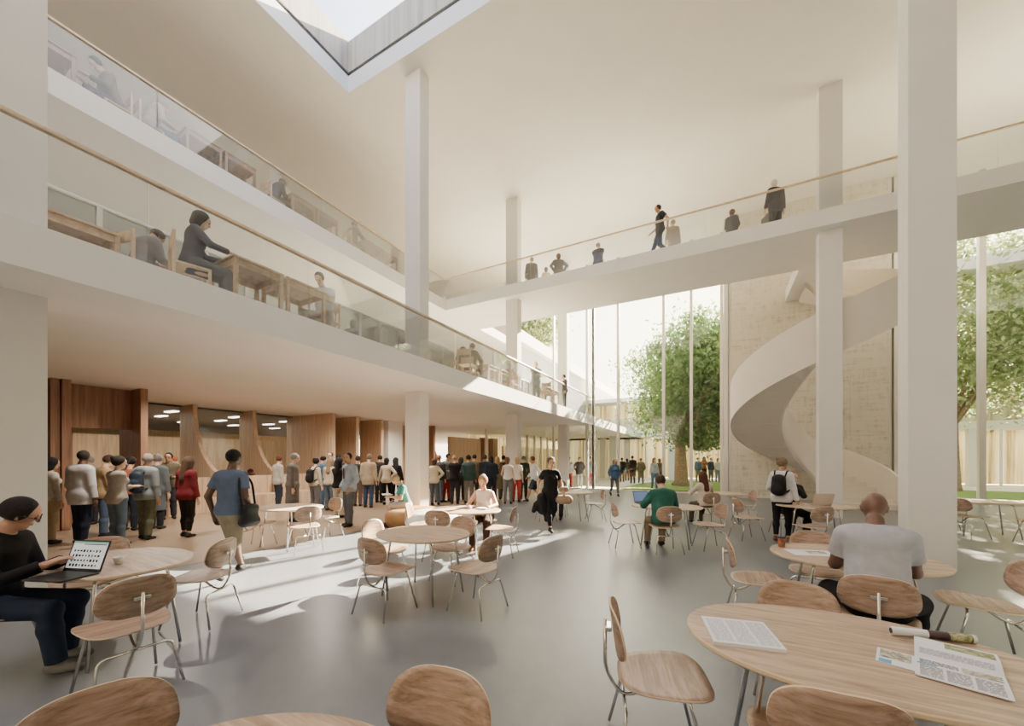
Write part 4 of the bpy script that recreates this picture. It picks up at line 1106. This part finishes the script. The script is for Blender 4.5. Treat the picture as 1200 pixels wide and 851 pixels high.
x,y,rz = at_rd(SEATC[0], SEATC[1], 262)
person(x,y,0,rz,'bearded man in dark sweater seated with chin on hand behind the pale laptop', pose='sit_chin', H=1.76, top=('long','#26221f'), bot=('trousers','#201d1c'), hair=('short','#a06a44'), sk='#d3a184', h=.011, face=True)
x,y,rz = at_rd(SEATF[0], SEATF[1], 255)
person(x,y,0,rz,'half-hidden person in olive top seated behind the woman in black dress', pose='sit', female=True, H=1.65, top=('long','#6b6440'), bot=('trousers','#2a2724'), hair=('long','#3a2a1e'), h=.018)
# reader on the pouf
x,y = W(-2.60, 9.50)
person(x,y,0,math.radians(205)+TH-PI/2,'woman in teal top and pale skirt reading on the leather pouf', pose='sit_read', female=True, H=1.68, top=('tee','#3c9a96'), bot=('skirt','#b9b3b0'), hair=('bun','#b08a5e'), sk='#d8a888', shoe='#5c2f26', h=.013)
# --- queue beside the dark portal (px, depth, heading, label ...)
G1='people queueing beside the dark timber portals'
crowd = [
 (57,7.35,80,'woman in pale floral top and beige trousers by the white side wall','stand',1,1.66,('long','#b9b1a2'),('trousers','#b39a6c'),('bob','#17120f'),SKM,0),
 (47,8.6,70,'person with brown hair mostly hidden by the side wall','stand',0,1.72,('jacket','#5a3a2c'),('trousers','#23262e'),('short','#2c1e17'),SKL,0),
 (75,8.9,250,'person in black top and dark grey trousers behind the floral top','phone',0,1.74,('long','#1c1c20'),('trousers','#4a463f'),('curly','#6b4a30'),SKL,1),
 (95,7.30,88,'man in loose white shirt and dark jeans, queueing with his back turned','relaxed',0,1.80,('blazer','#c9c8cc'),('trousers','#232c42'),('crop','#2a1d17'),'#5f3f30',0),
 (109,9.6,262,'older person with glasses peeking between the queueing backs','phone',0,1.70,('long','#8fa2bd'),('trousers','#2f3238'),('short','#8f8a86'),SKL,1),
 (121,8.0,60,'person in mustard jacket and ripped blue jeans in the queue','phone',0,1.72,('jacket','#b3905f'),('trousers','#4a6184'),('short','#4a2f22'),SKL,0),
 (137,7.20,78,'woman in grey top, jeans and black heels in the queue','crossed',1,1.68,('shirt','#b0a89e'),('trousers','#5b7590'),('bun','#2a201b'),SKL,0),
 (151,8.7,110,'woman in coral top with a dark ponytail in the queue','phone',1,1.68,('long','#d2684e'),('trousers','#2e3442'),('pony','#1d1512'),SKL,0),
 (171,7.75,88,'grey-haired man in grey hooded top and olive trousers with navy backpack','relaxed',0,1.74,('hoodie','#8b979c'),('trousers','#6b6d55'),('short','#a08d80'),'#c89878',0),
 (183,8.9,95,'man in slate coat behind the navy backpack','stand',0,1.74,('coat','#5b636b'),('trousers','#2b2f36'),('short','#77706b'),SKL,0),
 (197,10.4,320,'dark-haired man in olive jacket talking at the end of the queue','crossed',0,1.80,('jacket','#5a4f3a'),('trousers','#2a2c33'),('short','#17120f'),SKM,1),
 (208,11.1,240,'red-haired person in tan jacket and blue jeans at the end of the queue','phone',0,1.74,('jacket','#9a6a3e'),('trousers','#3d577e'),('short','#b5562c'),SKL,1),
 (219,8.0,85,'woman with long brown hair in red leather jacket and black heels','relaxed',1,1.68,('jacket','#8c1f26'),('leggings','#2a261f'),('long','#5a3c28'),SKL,0),
]
for (px,d,ph,lb,po,fe,H,tp,bt,hr,sk_,fc) in crowd:
    r_=PP(px,d,ph,lb,pose=po,female=bool(fe),H=H,top=tp,bot=bt,hair=hr,sk=sk_,h=.014,face=bool(fc),group=G1)
    if 'navy backpack' in lb and 'grey-haired' in lb: bag_on(r_,'backpack','#2c3d52','navy backpack worn by the grey-haired man in hooded top')
G2='people standing between the benches and the central column'
mid = [
 (326,12.2,60,'red-haired man in light shirt near the bench','relaxed',0,1.74,('shirt','#b8ad9c'),('trousers','#30384a'),('short','#6b2f1e'),SKL,0),
 (343,10.0,20,'grey-bearded man in long grey coat turned to the column','stand',0,1.78,('coat','#6a6059'),('trousers','#8a8078'),('short','#8a8682'),'#d0a48a',1),
 (369,11.5,70,'woman in pale top with black bag and dark bun','stand',1,1.66,('long','#cbb59a'),('trousers','#6d6a6a'),('bun','#18130f'),SKL,0),
 (376,12.7,60,'person in denim-blue jacket with a raised phone','phone',0,1.74,('jacket','#4d6d88'),('trousers','#4d6580'),('short','#241a15'),SKL,0),
 (386,12.0,88,'blonde woman in beige top and blue jeans','phone',1,1.66,('long','#cdb394'),('trousers','#5a6c80'),('long','#8a6a48'),SKL,0),
 (388,14.6,270,'tall man in light blue shirt behind the blonde woman','stand',0,1.90,('shirt','#7f9cc4'),('trousers','#38404f'),('short','#6a4a36'),SKL,1),
 (396,14.4,90,'dark-haired man looking away behind the crowd','stand',0,1.80,('jacket','#3a3d44'),('trousers','#2c2f36'),('short','#201814'),SKM,0),
 (397,10.6,78,'woman with long black hair and cream wide trousers','crossed',1,1.66,('tee','#26221f'),('trousers','#d3c5ae'),('long','#14100e'),SKM,0),
 (409,9.3,235,'man in light denim jacket and tie holding his backpack strap','pocket',0,1.78,('jacket','#93a5b3'),('trousers','#5d6069'),('short','#17120f'),SKM,1),
 (419,13.2,90,'person in dark tee near the beige blazer','stand',0,1.74,('tee','#3b3431'),('trousers','#6b5344'),('short','#3a261c'),SKM,0),
 (432,12.8,92,'man in beige blazer and blue jeans, seen from behind','relaxed',0,1.80,('blazer','#b49b7a'),('trousers','#35466c'),('short','#7a6656'),SKL,0),
 (444,14.2,80,'man in black coat beside the beige blazer','phone',0,1.78,('jacket','#2e2926'),('trousers','#2d2b2b'),('short','#2a1d16'),SKM,0),
 (453,13.6,92,'woman in cream blouse and black leggings, hand on hip','onehip',1,1.68,('shirt','#d8c6a6'),('leggings','#1b1a1e'),('bob','#191412'),SKL,0),
 (464,14.0,96,'woman with long dark hair in black clothes by the column','hold',1,1.68,('long','#1c1a1c'),('leggings','#1d1c20'),('long','#1b1512'),SKM,0),
]
for (px,d,ph,lb,po,fe,H,tp,bt,hr,sk_,fc) in mid:
    r_=PP(px,d,ph,lb,pose=po,female=bool(fe),H=H,top=tp,bot=bt,hair=hr,sk=sk_,h=.018 if d>9.5 else .013,face=bool(fc),group=G2)
    if 'black bag' in lb: bag_on(r_,'backpack','#1b1a1c','black rucksack on the woman with the dark bun')
    if 'tie' in lb:
        T=r_[1]['T']; mb=MB().box((-.02,0,-.25),(.02,.012,.0)); o=mb.build('necktie',fabric('#8a3038'),r_[0]); o.location=tuple(T(0,.145,.45))
x,y,rz = at_rd(-9.15, 13.95, 195)
person(x,y,-.0,rz,'man in mustard top seated on the timber bench reading','sit_read',H=1.74,top=('tee','#c19650'),bot=('trousers','#2a2826'),hair=('crop','#2a1712'),sk='#6f3b28',h=.018)
G3='crowd standing beyond the central column'
right = [
 (509,13.5,85,'woman in cream blouse right beside the central column','onehip',1,1.66,('shirt','#e0cfae'),('trousers','#555a66'),('bob','#5a3c2a'),SKL,0),
 (514,14.3,80,'ginger-haired man in charcoal jacket beyond the column','stand',0,1.78,('jacket','#4a4546'),('trousers','#5d7088'),('short','#a8663c'),SKL,0),
 (523,14.6,330,'dark-haired man in grey shirt and red trousers','phone',0,1.84,('shirt','#8c929a'),('trousers','#b02a26'),('short','#1b1411'),SKM,1),
 (533,13.8,88,'fair-haired man in black jacket and dark trousers','crossed',0,1.76,('jacket','#211e1e'),('trousers','#34323a'),('short','#c39461'),SKL,0),
 (540,15.2,80,'woman with dark hair between the black and teal jackets','stand',1,1.70,('long','#2b2426'),('trousers','#2a2a30'),('long','#241a17'),SKM,0),
 (549,14.0,80,'man in teal jacket and grey trousers','hold',0,1.78,('jacket','#3c5a58'),('trousers','#8a8680'),('short','#1f1713'),SKM,0),
 (556,15.6,95,'man in tan jacket behind the teal jacket','stand',0,1.82,('jacket','#8a7256'),('trousers','#4d4a47'),('short','#3a281d'),SKL,0),
 (568,15.6,85,'person in navy jacket, first past the tan jacket','stand',0,1.80,('jacket','#26303f'),('trousers','#2d2f38'),('short','#4a3324'),SKM,0),
 (576,14.3,100,'person in dark blue jacket beside the navy jacket','phone',0,1.74,('jacket','#2a3146'),('trousers','#33384a'),('bob','#2c201a'),SKM,0),
 (583,15.4,92,'blonde person in olive coat in the crowd','stand',1,1.72,('coat','#7a6e50'),('trousers','#5a5a60'),('long','#b98d5a'),SKL,0),
 (590,15.8,85,'person in brown coat behind the white vest','stand',0,1.78,('coat','#5b4636'),('trousers','#3c3a3c'),('short','#2a1d17'),SKM,0),
 (595,13.8,88,'woman in white vest and grey trousers with orange bag','hold',1,1.70,('tank','#efe9e2'),('trousers','#77777a'),('bob','#8a5c3a'),SKL,0),
 (605.5,14.5,90,'blonde woman in white top and red trousers','relaxed',1,1.70,('tee','#e9e2da'),('trousers','#c8322a'),('bob','#dcb06e'),SKL,0),
 (613.5,15.4,80,'man in dark green jacket partly behind the white column','stand',0,1.74,('jacket','#39403a'),('trousers','#34363a'),('short','#7a6a5a'),SKL,0),
 (626,14.5,190,'man in white shirt and navy shorts stepping toward the crowd','walk',0,1.76,('shirt','#e6e8ec'),('shorts','#2b3a5c'),('short','#7a3a28'),SKM,0),
 (497,16.2,85,'person in brown jacket glimpsed past the edge of the column','stand',0,1.75,('jacket','#6b5140'),('trousers','#3a3a3e'),('short','#2b1f18'),SKM,0) if False else None,
]
for q in right:
    if not q: continue
    (px,d,ph,lb,po,fe,H,tp,bt,hr,sk_,fc)=q
    PP(px,d,ph,lb,pose=po,female=bool(fe),H=H,top=tp,bot=bt,hair=hr,sk=sk_,h=.02,face=False,group=G3)
G4='people outside in the courtyard beyond the glass front'
out = [
 (667,21.8,270,'person in white shirt and red trousers, first beyond the glass','stand',0,1.74,('shirt','#c9ccd4'),('trousers','#b3262a'),('short','#6a4a34'),SKL),
 (679,22.0,270,'man in open dark blazer and pale trousers outside','hips',0,1.74,('blazer','#4d4c50'),('trousers','#a0a4a6'),('short','#7a6a5c'),SKL),
 (692.5,22.0,265,'red-haired man in grey-blue shirt and red trousers outside','pocket',0,1.78,('shirt','#8e9aa8'),('trousers','#b8232a'),('short','#8a3c24'),SKL),
 (720,16.6,272,'person in blue denim jacket and grey leggings walking in from the courtyard','walk',1,1.66,('jacket','#3e6796'),('leggings','#6a6460'),('long','#b08a66'),SKL),
 (729,27.0,90,'person in black clothes far along the wing','stand',0,1.72,('jacket','#26221f'),('trousers','#34323a'),('short','#2b1c16'),SKM),
 (735,28.6,90,'person in brown jacket beside the one in black, far along the wing','stand',1,1.66,('jacket','#5a4636'),('trousers','#3b3532'),('bob','#2b1c16'),SKM),
 (741.5,25.5,100,'person in dark coat on the path by the lawn','stand',0,1.85,('coat','#2c2624'),('trousers','#26242a'),('short','#241813'),SKM),
 (751,25.0,80,'person in olive coat crossing the path by the lawn','walk',0,1.72,('coat','#7a6c4e'),('trousers','#5f5a48'),('short','#7a5a3c'),SKL),
 (766.5,20.9,275,'woman in grey top and blue jeans outside, nearest the glass','relaxed',1,1.70,('long','#a8adb4'),('trousers','#4c76a4'),('long','#a8744c'),SKL),
 (773,23.6,85,'person in brown coat behind the woman in grey top','stand',1,1.66,('coat','#6b5446'),('trousers','#3a3230'),('bob','#5a3a26'),SKM),
 (818,27.2,270,'person in blue shirt by the far side of the thick tree trunk','stand',0,1.72,('shirt','#4f7298'),('trousers','#8a7a5c'),('short','#3a281d'),SKL),
 (825,27.8,250,'person in orange top and black shawl beyond the tree trunk','phone',1,1.80,('tee','#d06a32'),('trousers','#3c3430'),('long','#17120f'),SKM),
 (833,27.4,280,'person in dark blue top beside the orange top beyond the tree','stand',0,1.72,('long','#2f4668'),('trousers','#6d7a8a'),('short','#2b1f18'),SKL),
 (841,27.0,270,'person in white top at the last pane before the tower','stand',1,1.68,('tee','#e0dcd4'),('trousers','#7a8aa0'),('bob','#5a4230'),SKL),
]
for (px,d,ph,lb,po,fe,H,tp,bt,hr,sk_) in out:
    PP(px,d,ph,lb,pose=po,female=bool(fe),H=H,top=tp,bot=bt,hair=hr,sk=sk_,h=.026,group=G4)
# --- bridge: (px, depth, heading, ...)
G5='people on the bridge'
for (px,d,ph,lb,po,fe,H,tp,bt,hr,sk_) in [
 (623,16.3,92,'grey-haired man in charcoal coat at the gallery end of the bridge','relaxed',0,1.76,('coat','#5b5550'),('trousers','#b5ab9c'),('short','#8a7a66'),SKL),
 (640,16.6,90,'small person in pink top between two adults on the bridge','stand',1,1.50,('tee','#d9a690'),('trousers','#c49a88'),('bob','#6a4a36'),SKL),
 (654.5,16.0,90,'person in dark grey jacket with white hem on the bridge','hips',0,1.76,('jacket','#5b5658'),('trousers','#4a4648'),('bob','#5a3a2c'),SKM),
 (701,15.2,60,'man in black suit standing alone on the bridge','crossed',0,1.76,('blazer','#37333a'),('trousers','#33303a'),('short','#a08a74'),SKL),
 (773.5,12.95,182,'man in dark T-shirt and trousers striding along the bridge','walk',0,1.78,('tee','#33343b'),('trousers','#23242c'),('short','#1d1613'),SKM),
 (788.5,13.6,75,'person in light beige coat following along the bridge','relaxed',1,1.68,('coat','#b3a48e'),('trousers','#cbb89a'),('short','#b89a74'),SKL),
 (857.5,12.9,50,'short-haired woman in dark slate top on the bridge','phone',1,1.62,('long','#4a4a52'),('trousers','#3a3a44'),('bob','#6a4634'),SKL),
 (909,11.8,90,'white-haired man in dark suit with a briefcase on the bridge','hold',0,1.80,('blazer','#3a363f'),('trousers','#26242b'),('short','#cfcac4'),SKL)]:
    r_=PP(px,d,ph,lb,z=ZU1+.003,pose=po,female=bool(fe),H=H,top=tp,bot=bt,hair=hr,sk=sk_,h=.016,group=G5)
    if 'briefcase' in lb:
        e=empty('briefcase',r_[0].location,r_[0].rotation_euler[2]); tag(e,'black briefcase held by the white-haired man on the bridge','briefcase')
        MB().box((-.33,-.20,.36),(-.23,.20,.66)).build('case',M['black'],e,bevel=.02); MB().tube([(-.28,-.06,.66),(-.28,-.05,.71),(-.28,.05,.71),(-.28,.06,.66)],.01,6,.02).build('handle',M['black'],e)
# --- middle gallery readers
def seat_on(x,y,z,rz,label,chair=None,**k):
    if chair: inst(WCH,x,y,z,rz,chair)
    return person(x,y,z,rz,label,**k)
zm=ZM1+.003; zu=ZU1+.003
seat_on(-6.62,2.72,zm,0-.25,'woman with dark bob in dark blue sweater seated at a table on the middle gallery','pale wooden chair under the woman in dark blue on the middle gallery',pose='sit',female=True,H=1.72,top=('long','#4a4c5c'),bot=('trousers','#5c6270'),hair=('bob','#2a2220'),sk='#d8b09a',h=.011,face=True)
seat_on(-7.2,2.35,zm,.3,'small grey-jacketed reader seated behind the woman in dark blue','pale wooden chair behind the woman in dark blue',pose='sit_read',H=1.55,top=('jacket','#8c8788'),bot=('trousers','#55535a'),hair=('short','#5a4c46'),h=.014)
seat_on(-6.75,4.95,zm,PI+.5,'young man in pale shirt leaning over the end of the table','pale wooden chair under the young man in pale shirt',pose='sit_hunch',H=1.70,top=('tee','#c5ccd4'),bot=('trousers','#c9bda8'),hair=('short','#2b2625'),sk='#c9a28a',h=.012,face=True)
seat_on(-8.15,6.75,zm,.6,'dark-haired reader low behind the frosted screen','wooden chair of the dark-haired reader behind the screen',pose='sit',H=1.70,top=('long','#3a3236'),bot=('trousers','#2c2a30'),hair=('bob','#241b18'),h=.018)
seat_on(-8.0,7.35,zm,PI/2,'red-haired reader in pale top beside the dark-haired one','wooden chair of the red-haired reader in pale top',pose='sit',female=True,H=1.68,top=('long','#c9bdb4'),bot=('trousers','#8a8480'),hair=('short','#8a5a44'),h=.018)
seat_on(-8.1,8.75,zm,PI,'reader with dark head just before the central column, middle gallery','wooden chair at the table by the central column, middle gallery',pose='sit_read',H=1.70,top=('tee','#7a5a44'),bot=('trousers','#4a3a34'),hair=('short','#3a2820'),h=.018)
seat_on(-6.72,9.95,zm,.1,'man in dark coat leaning toward his neighbour on the middle gallery','pale wooden chair under the man in dark coat',pose='sit',H=1.76,top=('coat','#4a433e'),bot=('trousers','#3a3634'),hair=('short','#3a2c24'),h=.016)
seat_on(-7.2,10.05,zm,-.35,'person in brown jacket leaning to the man in dark coat','wooden chair under the person in brown jacket',pose='sit',H=1.70,top=('jacket','#6a5644'),bot=('trousers','#4a3f38'),hair=('curly','#4a3426'),h=.016)
seat_on(-7.35,11.1,zm,-PI/2,'person in brown top across the sunlit reading table','wooden chair across the sunlit reading table',pose='sit',H=1.74,top=('long','#6b5346'),bot=('trousers','#4a3c36'),hair=('short','#5a4030'),h=.018)
seat_on(-6.6,12.35,zm,PI,'orange-clad reader at the end of the sunlit reading table','wooden chair under the orange-clad reader',pose='sit',female=True,H=1.66,top=('long','#c07a3a'),bot=('trousers','#b8702e'),hair=('bob','#9a6a3a'),h=.018)
x,y=W(.99,15.9); person(x,y,zm,PI+.9,'man in dark suit standing with folded hands behind the middle handrail','crossed',H=1.78,top=('blazer','#3c3a42'),bot=('trousers','#34323a'),hair=('short','#c0a890'),sk=SKL,h=.018)
x,y=W(2.33,17.0); person(x,y,zm,2.2,'dark-haired person in slate jacket near the glass end of the middle gallery','stand',H=1.48,top=('jacket','#5a5a60'),bot=('trousers','#4a4650'),hair=('short','#2b2018'),sk=SKL,h=.02)
inst(WCH,-6.3,9.15,zm,.2,'empty pale wooden chair just past the central column on the middle gallery')
inst(WCH,-6.1,14.7,zm,0,'golden wooden chair behind the man in dark suit')
# --- top gallery readers
for (x,y,rz,lb,cl,po,fe,tp,bt,hr,sk_) in [
 (-11.0,3.75,0,'grey-haired reader in cream cardigan and blue jeans on the top gallery','wooden chair under the grey-haired reader','sit_read',0,('jacket','#c9bda4'),('trousers','#5c6f94'),('short','#8a8884'),SKL),
 (-11.0,3.2,PI,'reader with dark head slumped by the side wall on the top gallery','wooden chair by the side wall on the top gallery','sit_read',0,('jacket','#7a6a56'),('trousers','#5a5048'),('short','#3a332e'),SKL),
 (-11.6,5.95,PI-.4,'half-hidden reader behind the second reading table of the top gallery','wooden chair behind the second reading table of the top gallery','sit',0,('tee','#7a7a80'),('trousers','#4a4a50'),('short','#5a4638'),SKM),
 (-11.0,6.45,.1,'dark-clad reader with lowered head on the top gallery','wooden chair under the dark-clad reader','sit_read',0,('long','#3c3a40'),('trousers','#34343c'),('short','#2a2220'),SKM),
 (-11.45,8.3,PI-.3,'curly-haired reader in pale vest on the top gallery','wooden chair under the curly-haired reader','sit',1,('tank','#d8cfc0'),('trousers','#b8a894'),('curly','#6a4a36'),SKL),
 (-10.95,9.05,.1,'reader in grey suit on the top gallery','wooden chair under the reader in grey suit','sit',0,('blazer','#6a665f'),('trousers','#6e6a64'),('short','#5a4638'),SKL),
 (-11.5,11.0,PI,'last reader before the bridge on the top gallery','wooden chair of the last reader before the bridge','sit',0,('long','#6a6a70'),('trousers','#8a7a6a'),('short','#6a5240'),SKL)]:
    seat_on(x,y,zu,rz,lb,cl,pose=po,female=bool(fe),H=1.74,top=tp,bot=bt,hair=hr,sk=sk_,h=.016)
# --- two seated people in the far wing past the lawn
for (px,d,lb,c) in ((1147,37.5,'person in brown jacket seated inside the far wing','#6a4a34'),(1187,34.0,'person in dark coat seated inside the far wing near the frame edge','#3a3440')):
    PP(px,d,90,lb,pose='stand',H=1.60,top=('coat',c),bot=('trousers','#3a3230'),hair=('short','#6a4630'),h=.03)

# ================================================================ small things on the tables
TZ=.7425
def lines(mb, x0,x1,y0,y1,n,z,w=.0022,rnd=random.Random(3),gap=True):
    for i in range(n):
        y=y1-(y1-y0)*(i+.5)/n; x=x0
        while x<x1:
            l=rnd.uniform(.012,.04); e=min(x+l,x1)
            mb.box((x,y-w/2,z),(e,y+w/2,z+.0003)); x=e+.005
        
ink=plain('printed_ink','#5a5c62',.7,var=0); picg=wood('printed_photo_green','#3c4a26','#7a8050','#b9b79a',(20,20,20),.5); picb=plain('printed_photo_blue','#4f9fd0',.5); picd=wood('printed_photo_dark','#2b2b2b','#8a8478','#d8d4c8',(30,30,30),.5)
# printed pad
ax,ay = PZ(867,743.5,TZ)
pad=empty('printed_pad',(ax,ay,TZ),TH-.28); tag(pad,'thick white pad of printed pages on the big oval table','pad')
MB().box((-.15,-.155,0),(.15,.155,.016)).build('pages',M['paper'],pad)
for k in range(3):
    mb=MB(); lines(mb,-.135+k*.095,-.135+k*.095+.082,-.135,.13,26,.0161,.0018,random.Random(k)); mb.build('printed_text',ink,pad)
# open magazine
ax,ay = PZ(1122,783,TZ)
mg=empty('open_magazine',(ax,ay,TZ+.002),TH-.80); tag(mg,'open magazine with photos and columns of text on the big oval table','magazine')
zl=lambda y: .006+.004*math.sin(PI*min(1,max(0,-y/.21)))
zu_=lambda y: .006+.022*math.sin(PI*.8*y/.23)
def sheet(x0,x1,y0,y1,zf,lift,n=10,th=.004):
    mb=MB(); vs=[]; fs=[]
    for i in range(n+1):
        y=y0+(y1-y0)*i/n; z=zf(y)+lift; vs+=[(x0,y,z),(x1,y,z)]
    m=len(vs); vs+= [(a,b,c-th) for a,b,c in vs]
    for i in range(n):
        fs+=[(2*i,2*i+1,2*i+3,2*i+2),(m+2*i+2,m+2*i+3,m+2*i+1,m+2*i),(2*i+2,m+2*i+2,m+2*i,2*i),(2*i+1,m+2*i+1,m+2*i+3,2*i+3)]
    fs+=[(0,m,m+1,1),(2*n,2*n+1,m+2*n+1,m+2*n)]
    mb.add(vs,fs); return mb
sheet(-.125,.125,-.21,0,zl,0).build('lower_page',M['paper'],mg)
sheet(-.125,.125,0,.23,zu_,0).build('upper_page',M['paper'],mg)
def para(x0,x1,y0,y1,n,zf,seed):
    mb=MB(); rnd=random.Random(seed)
    for i in range(n):
        y=y1-(y1-y0)*(i+.5)/n; x=x0; z=zf(y)+.0008
        while x<x1:
            e=min(x+rnd.uniform(.01,.03),x1); mb.box((x,y-.0009,z-.0004),(e,y+.0009,z)); x=e+.004
    mb.build('printed_text',ink,mg)
for k,(x0,x1) in enumerate(((-.11,-.045),(-.035,.03),(.04,.11))): para(x0,x1,-.20,-.09,16,zl,k)
para(-.11,.0,-.07,-.02,8,zl,7); para(-.11,.105,.03,.08,7,zu_,8)
sheet(.01,.115,-.075,-.012,zl,.0008,4,.0006).build('printed_photo',picd,mg)
sheet(-.118,-.06,-.085,-.072,zl,.0008,4,.0006).build('printed_photo',picb,mg)
sheet(-.03,.115,.12,.20,zu_,.0008,6,.0006).build('printed_photo',picg,mg)
ax,ay=PZ(1049,772,TZ)
nl=empty('folded_leaflet',(ax,ay,TZ+.0005),TH-.80); tag(nl,'small folded leaflet with pictures beneath the open magazine','leaflet')
MB().box((-.06,-.085,0),(.06,.085,.0015)).build('sheet',M['paper'],nl); MB().box((-.05,-.02,.0016),(.05,.075,.002)).build('printed_photo',picd,nl); MB().box((-.05,-.08,.0016),(-.01,-.04,.002)).build('printed_photo',picb,nl)
# rolled magazine
ax,ay=PZ(1092,749,TZ)
rl=empty('rolled_magazine',(ax,ay,TZ+.021),TH-.30); tag(rl,'rolled-up magazine lying behind the open magazine','magazine')
sp=MB(); pts=[]
for (m0,x0,x1) in (('paper',-.16,-.02),('dark',-.02,.06),('green',.06,.145),('paper',.145,.16)):
    mb=MB().tube([(x0,0,0),(x1,0,0)],.020,20)
    mb.build('cover',{'paper':M['paper'],'dark':plain('magazine_cover_plum','#3c2a30',.4),'green':picg}[m0],rl,smooth=False)
MB().tube([(-.1605,0,0),(-.1615,0,0)],.014,16).build('roll_opening',M['black'],rl)
# papers and paper cup on the cup table
ax,ay=PZ(948,648,TZ)
pp=empty('open_papers',(ax,ay,TZ),TH-.2); tag(pp,'loose printed papers by the elbow of the man in white T-shirt','papers')
MB().box((-.17,-.12,0),(.17,.12,.003)).box((-.05,-.09,.003),(.2,.10,.006)).build('sheets',M['paper'],pp); MB().box((-.02,-.05,.0062),(.14,.06,.0066)).build('printed_photo',picd,pp)
ax,ay=PZ(916,641,TZ)
cp=empty('paper_cup',(ax,ay,TZ)); tag(cp,'red and dark takeaway paper cup on the oval table','cup')
MB().lathe([(.026,0),(.027,.001),(.034,.088),(.030,.088)],24).build('cup_body',wood('cup_print','#1c1212','#6e2c20','#c98f6a',(45,45,45),.5,s=3),cp,smooth=False)
MB().lathe([(.036,.088),(.036,.096),(.032,.102),(.010,.102)],24).build('lid',M['black'],cp)
# laptop of the seated man
def laptop(name,px,py,phi,label,screen,body,tilt=105,w=.33,d=.23,icons=False):
    ax,ay=PZ(px,py,TZ); L=empty(name,(ax,ay,TZ),math.radians(phi)+TH-PI/2); tag(L,label,'laptop')   # local +Y: away from its user
    MB().box((-w/2,-d/2,0),(w/2,d/2,.014)).build('base',body,L,bevel=.004)
    MB().box((-w/2+.02,-.03,.0142),(w/2-.02,d/2-.02,.0152)).build('keyboard',M['black'],L)
    R=Matrix.Rotation(math.radians(tilt-90),3,'X').inverted() 
    t=Vector((0,d/2,.012))
    lid=MB().box((-w/2,0,0),(w/2,.006,d),R,t).build('lid',body,L)
    MB().box((-w/2+.012,-.0008,.022),(w/2-.012,-.0002,d-.014),R,t).build('screen',screen,lid)
    if icons:
        mb=MB(); rnd=random.Random(5)
        for i in range(4):
            for j in range(9):
                xx=-w/2+.045+j*.029; zz=.045+i*.036
                a=rnd.uniform(.006,.011); b=rnd.uniform(.006,.011)
                mb.box((xx-a,-.0012,zz-b),(xx+a,-.0009,zz+b),R,t)
        mb.box((-.06,-.0012,d-.035),(.15,-.0009,d-.028),R,t)
        mb.build('icons',M['black'],lid)
        MB().box((-w/2+.010,-.0011,d-.025),(w/2-.010,-.0009,d-.010),R,t).build('title_bar',plain('teal_bar','#7fb0ac',.5,em='#7fb0ac',ems=.3),lid)
    return L
scr=plain('lit_screen','#dfe6ec',.3,em='#dfe6ec',ems=.45,var=.0)
laptop('laptop',72,677,82,'open black laptop showing rows of small pictures on the oval table',scr,M['black'],108,.34,.235,True)
laptop('laptop',756,590,100,'grey laptop open before the person in the green hooded top',plain('blue_screen','#6f86b8',.3,em='#6f86b8',ems=.3),M['darkmetal'],110)
laptop('laptop',958,592,262,'pale laptop with its lid toward the viewer before the man resting his chin',scr,plain('silver_lid','#c9beb4',.4),112,.34,.24)
ax,ay=PZ(139,661,TZ)
c=empty('espresso_cup',(ax,ay,TZ)); tag(c,'small white espresso cup beside the black laptop','cup')
MB().lathe([(.018,0),(.022,.004),(.034,.045),(.036,.060),(.032,.060),(.028,.045),(.012,.02)],24).build('cup_body',M['porcelain'],c,smooth=True)
MB().tube([(.033,0,.048),(.05,0,.048),(.05,0,.022),(.029,0,.022)],.004,6,.01).build('handle',M['porcelain'],c,smooth=True)
ax,ay=PZ(566,597,TZ)
o=MB().box((-.10,-.07,0),(.10,.07,.03)).build('book',M['paper'],loc=(ax,ay,TZ),bevel=.004); tag(o,'small open book before the woman in white vest','book')
# book of the reader on the pouf
x,y=W(-2.60-.42,9.50-.17); bk=empty('open_book',(x,y,.74),TH+2.1); tag(bk,'open book held by the woman in teal top','book')
MB().box((-.15,-.10,0),(0,.10,.012),Matrix.Rotation(.15,3,'Y'),Vector()).box((0,-.10,0),(.15,.10,.012),Matrix.Rotation(-.15,3,'Y'),Vector()).build('pages',M['paper'],bk)
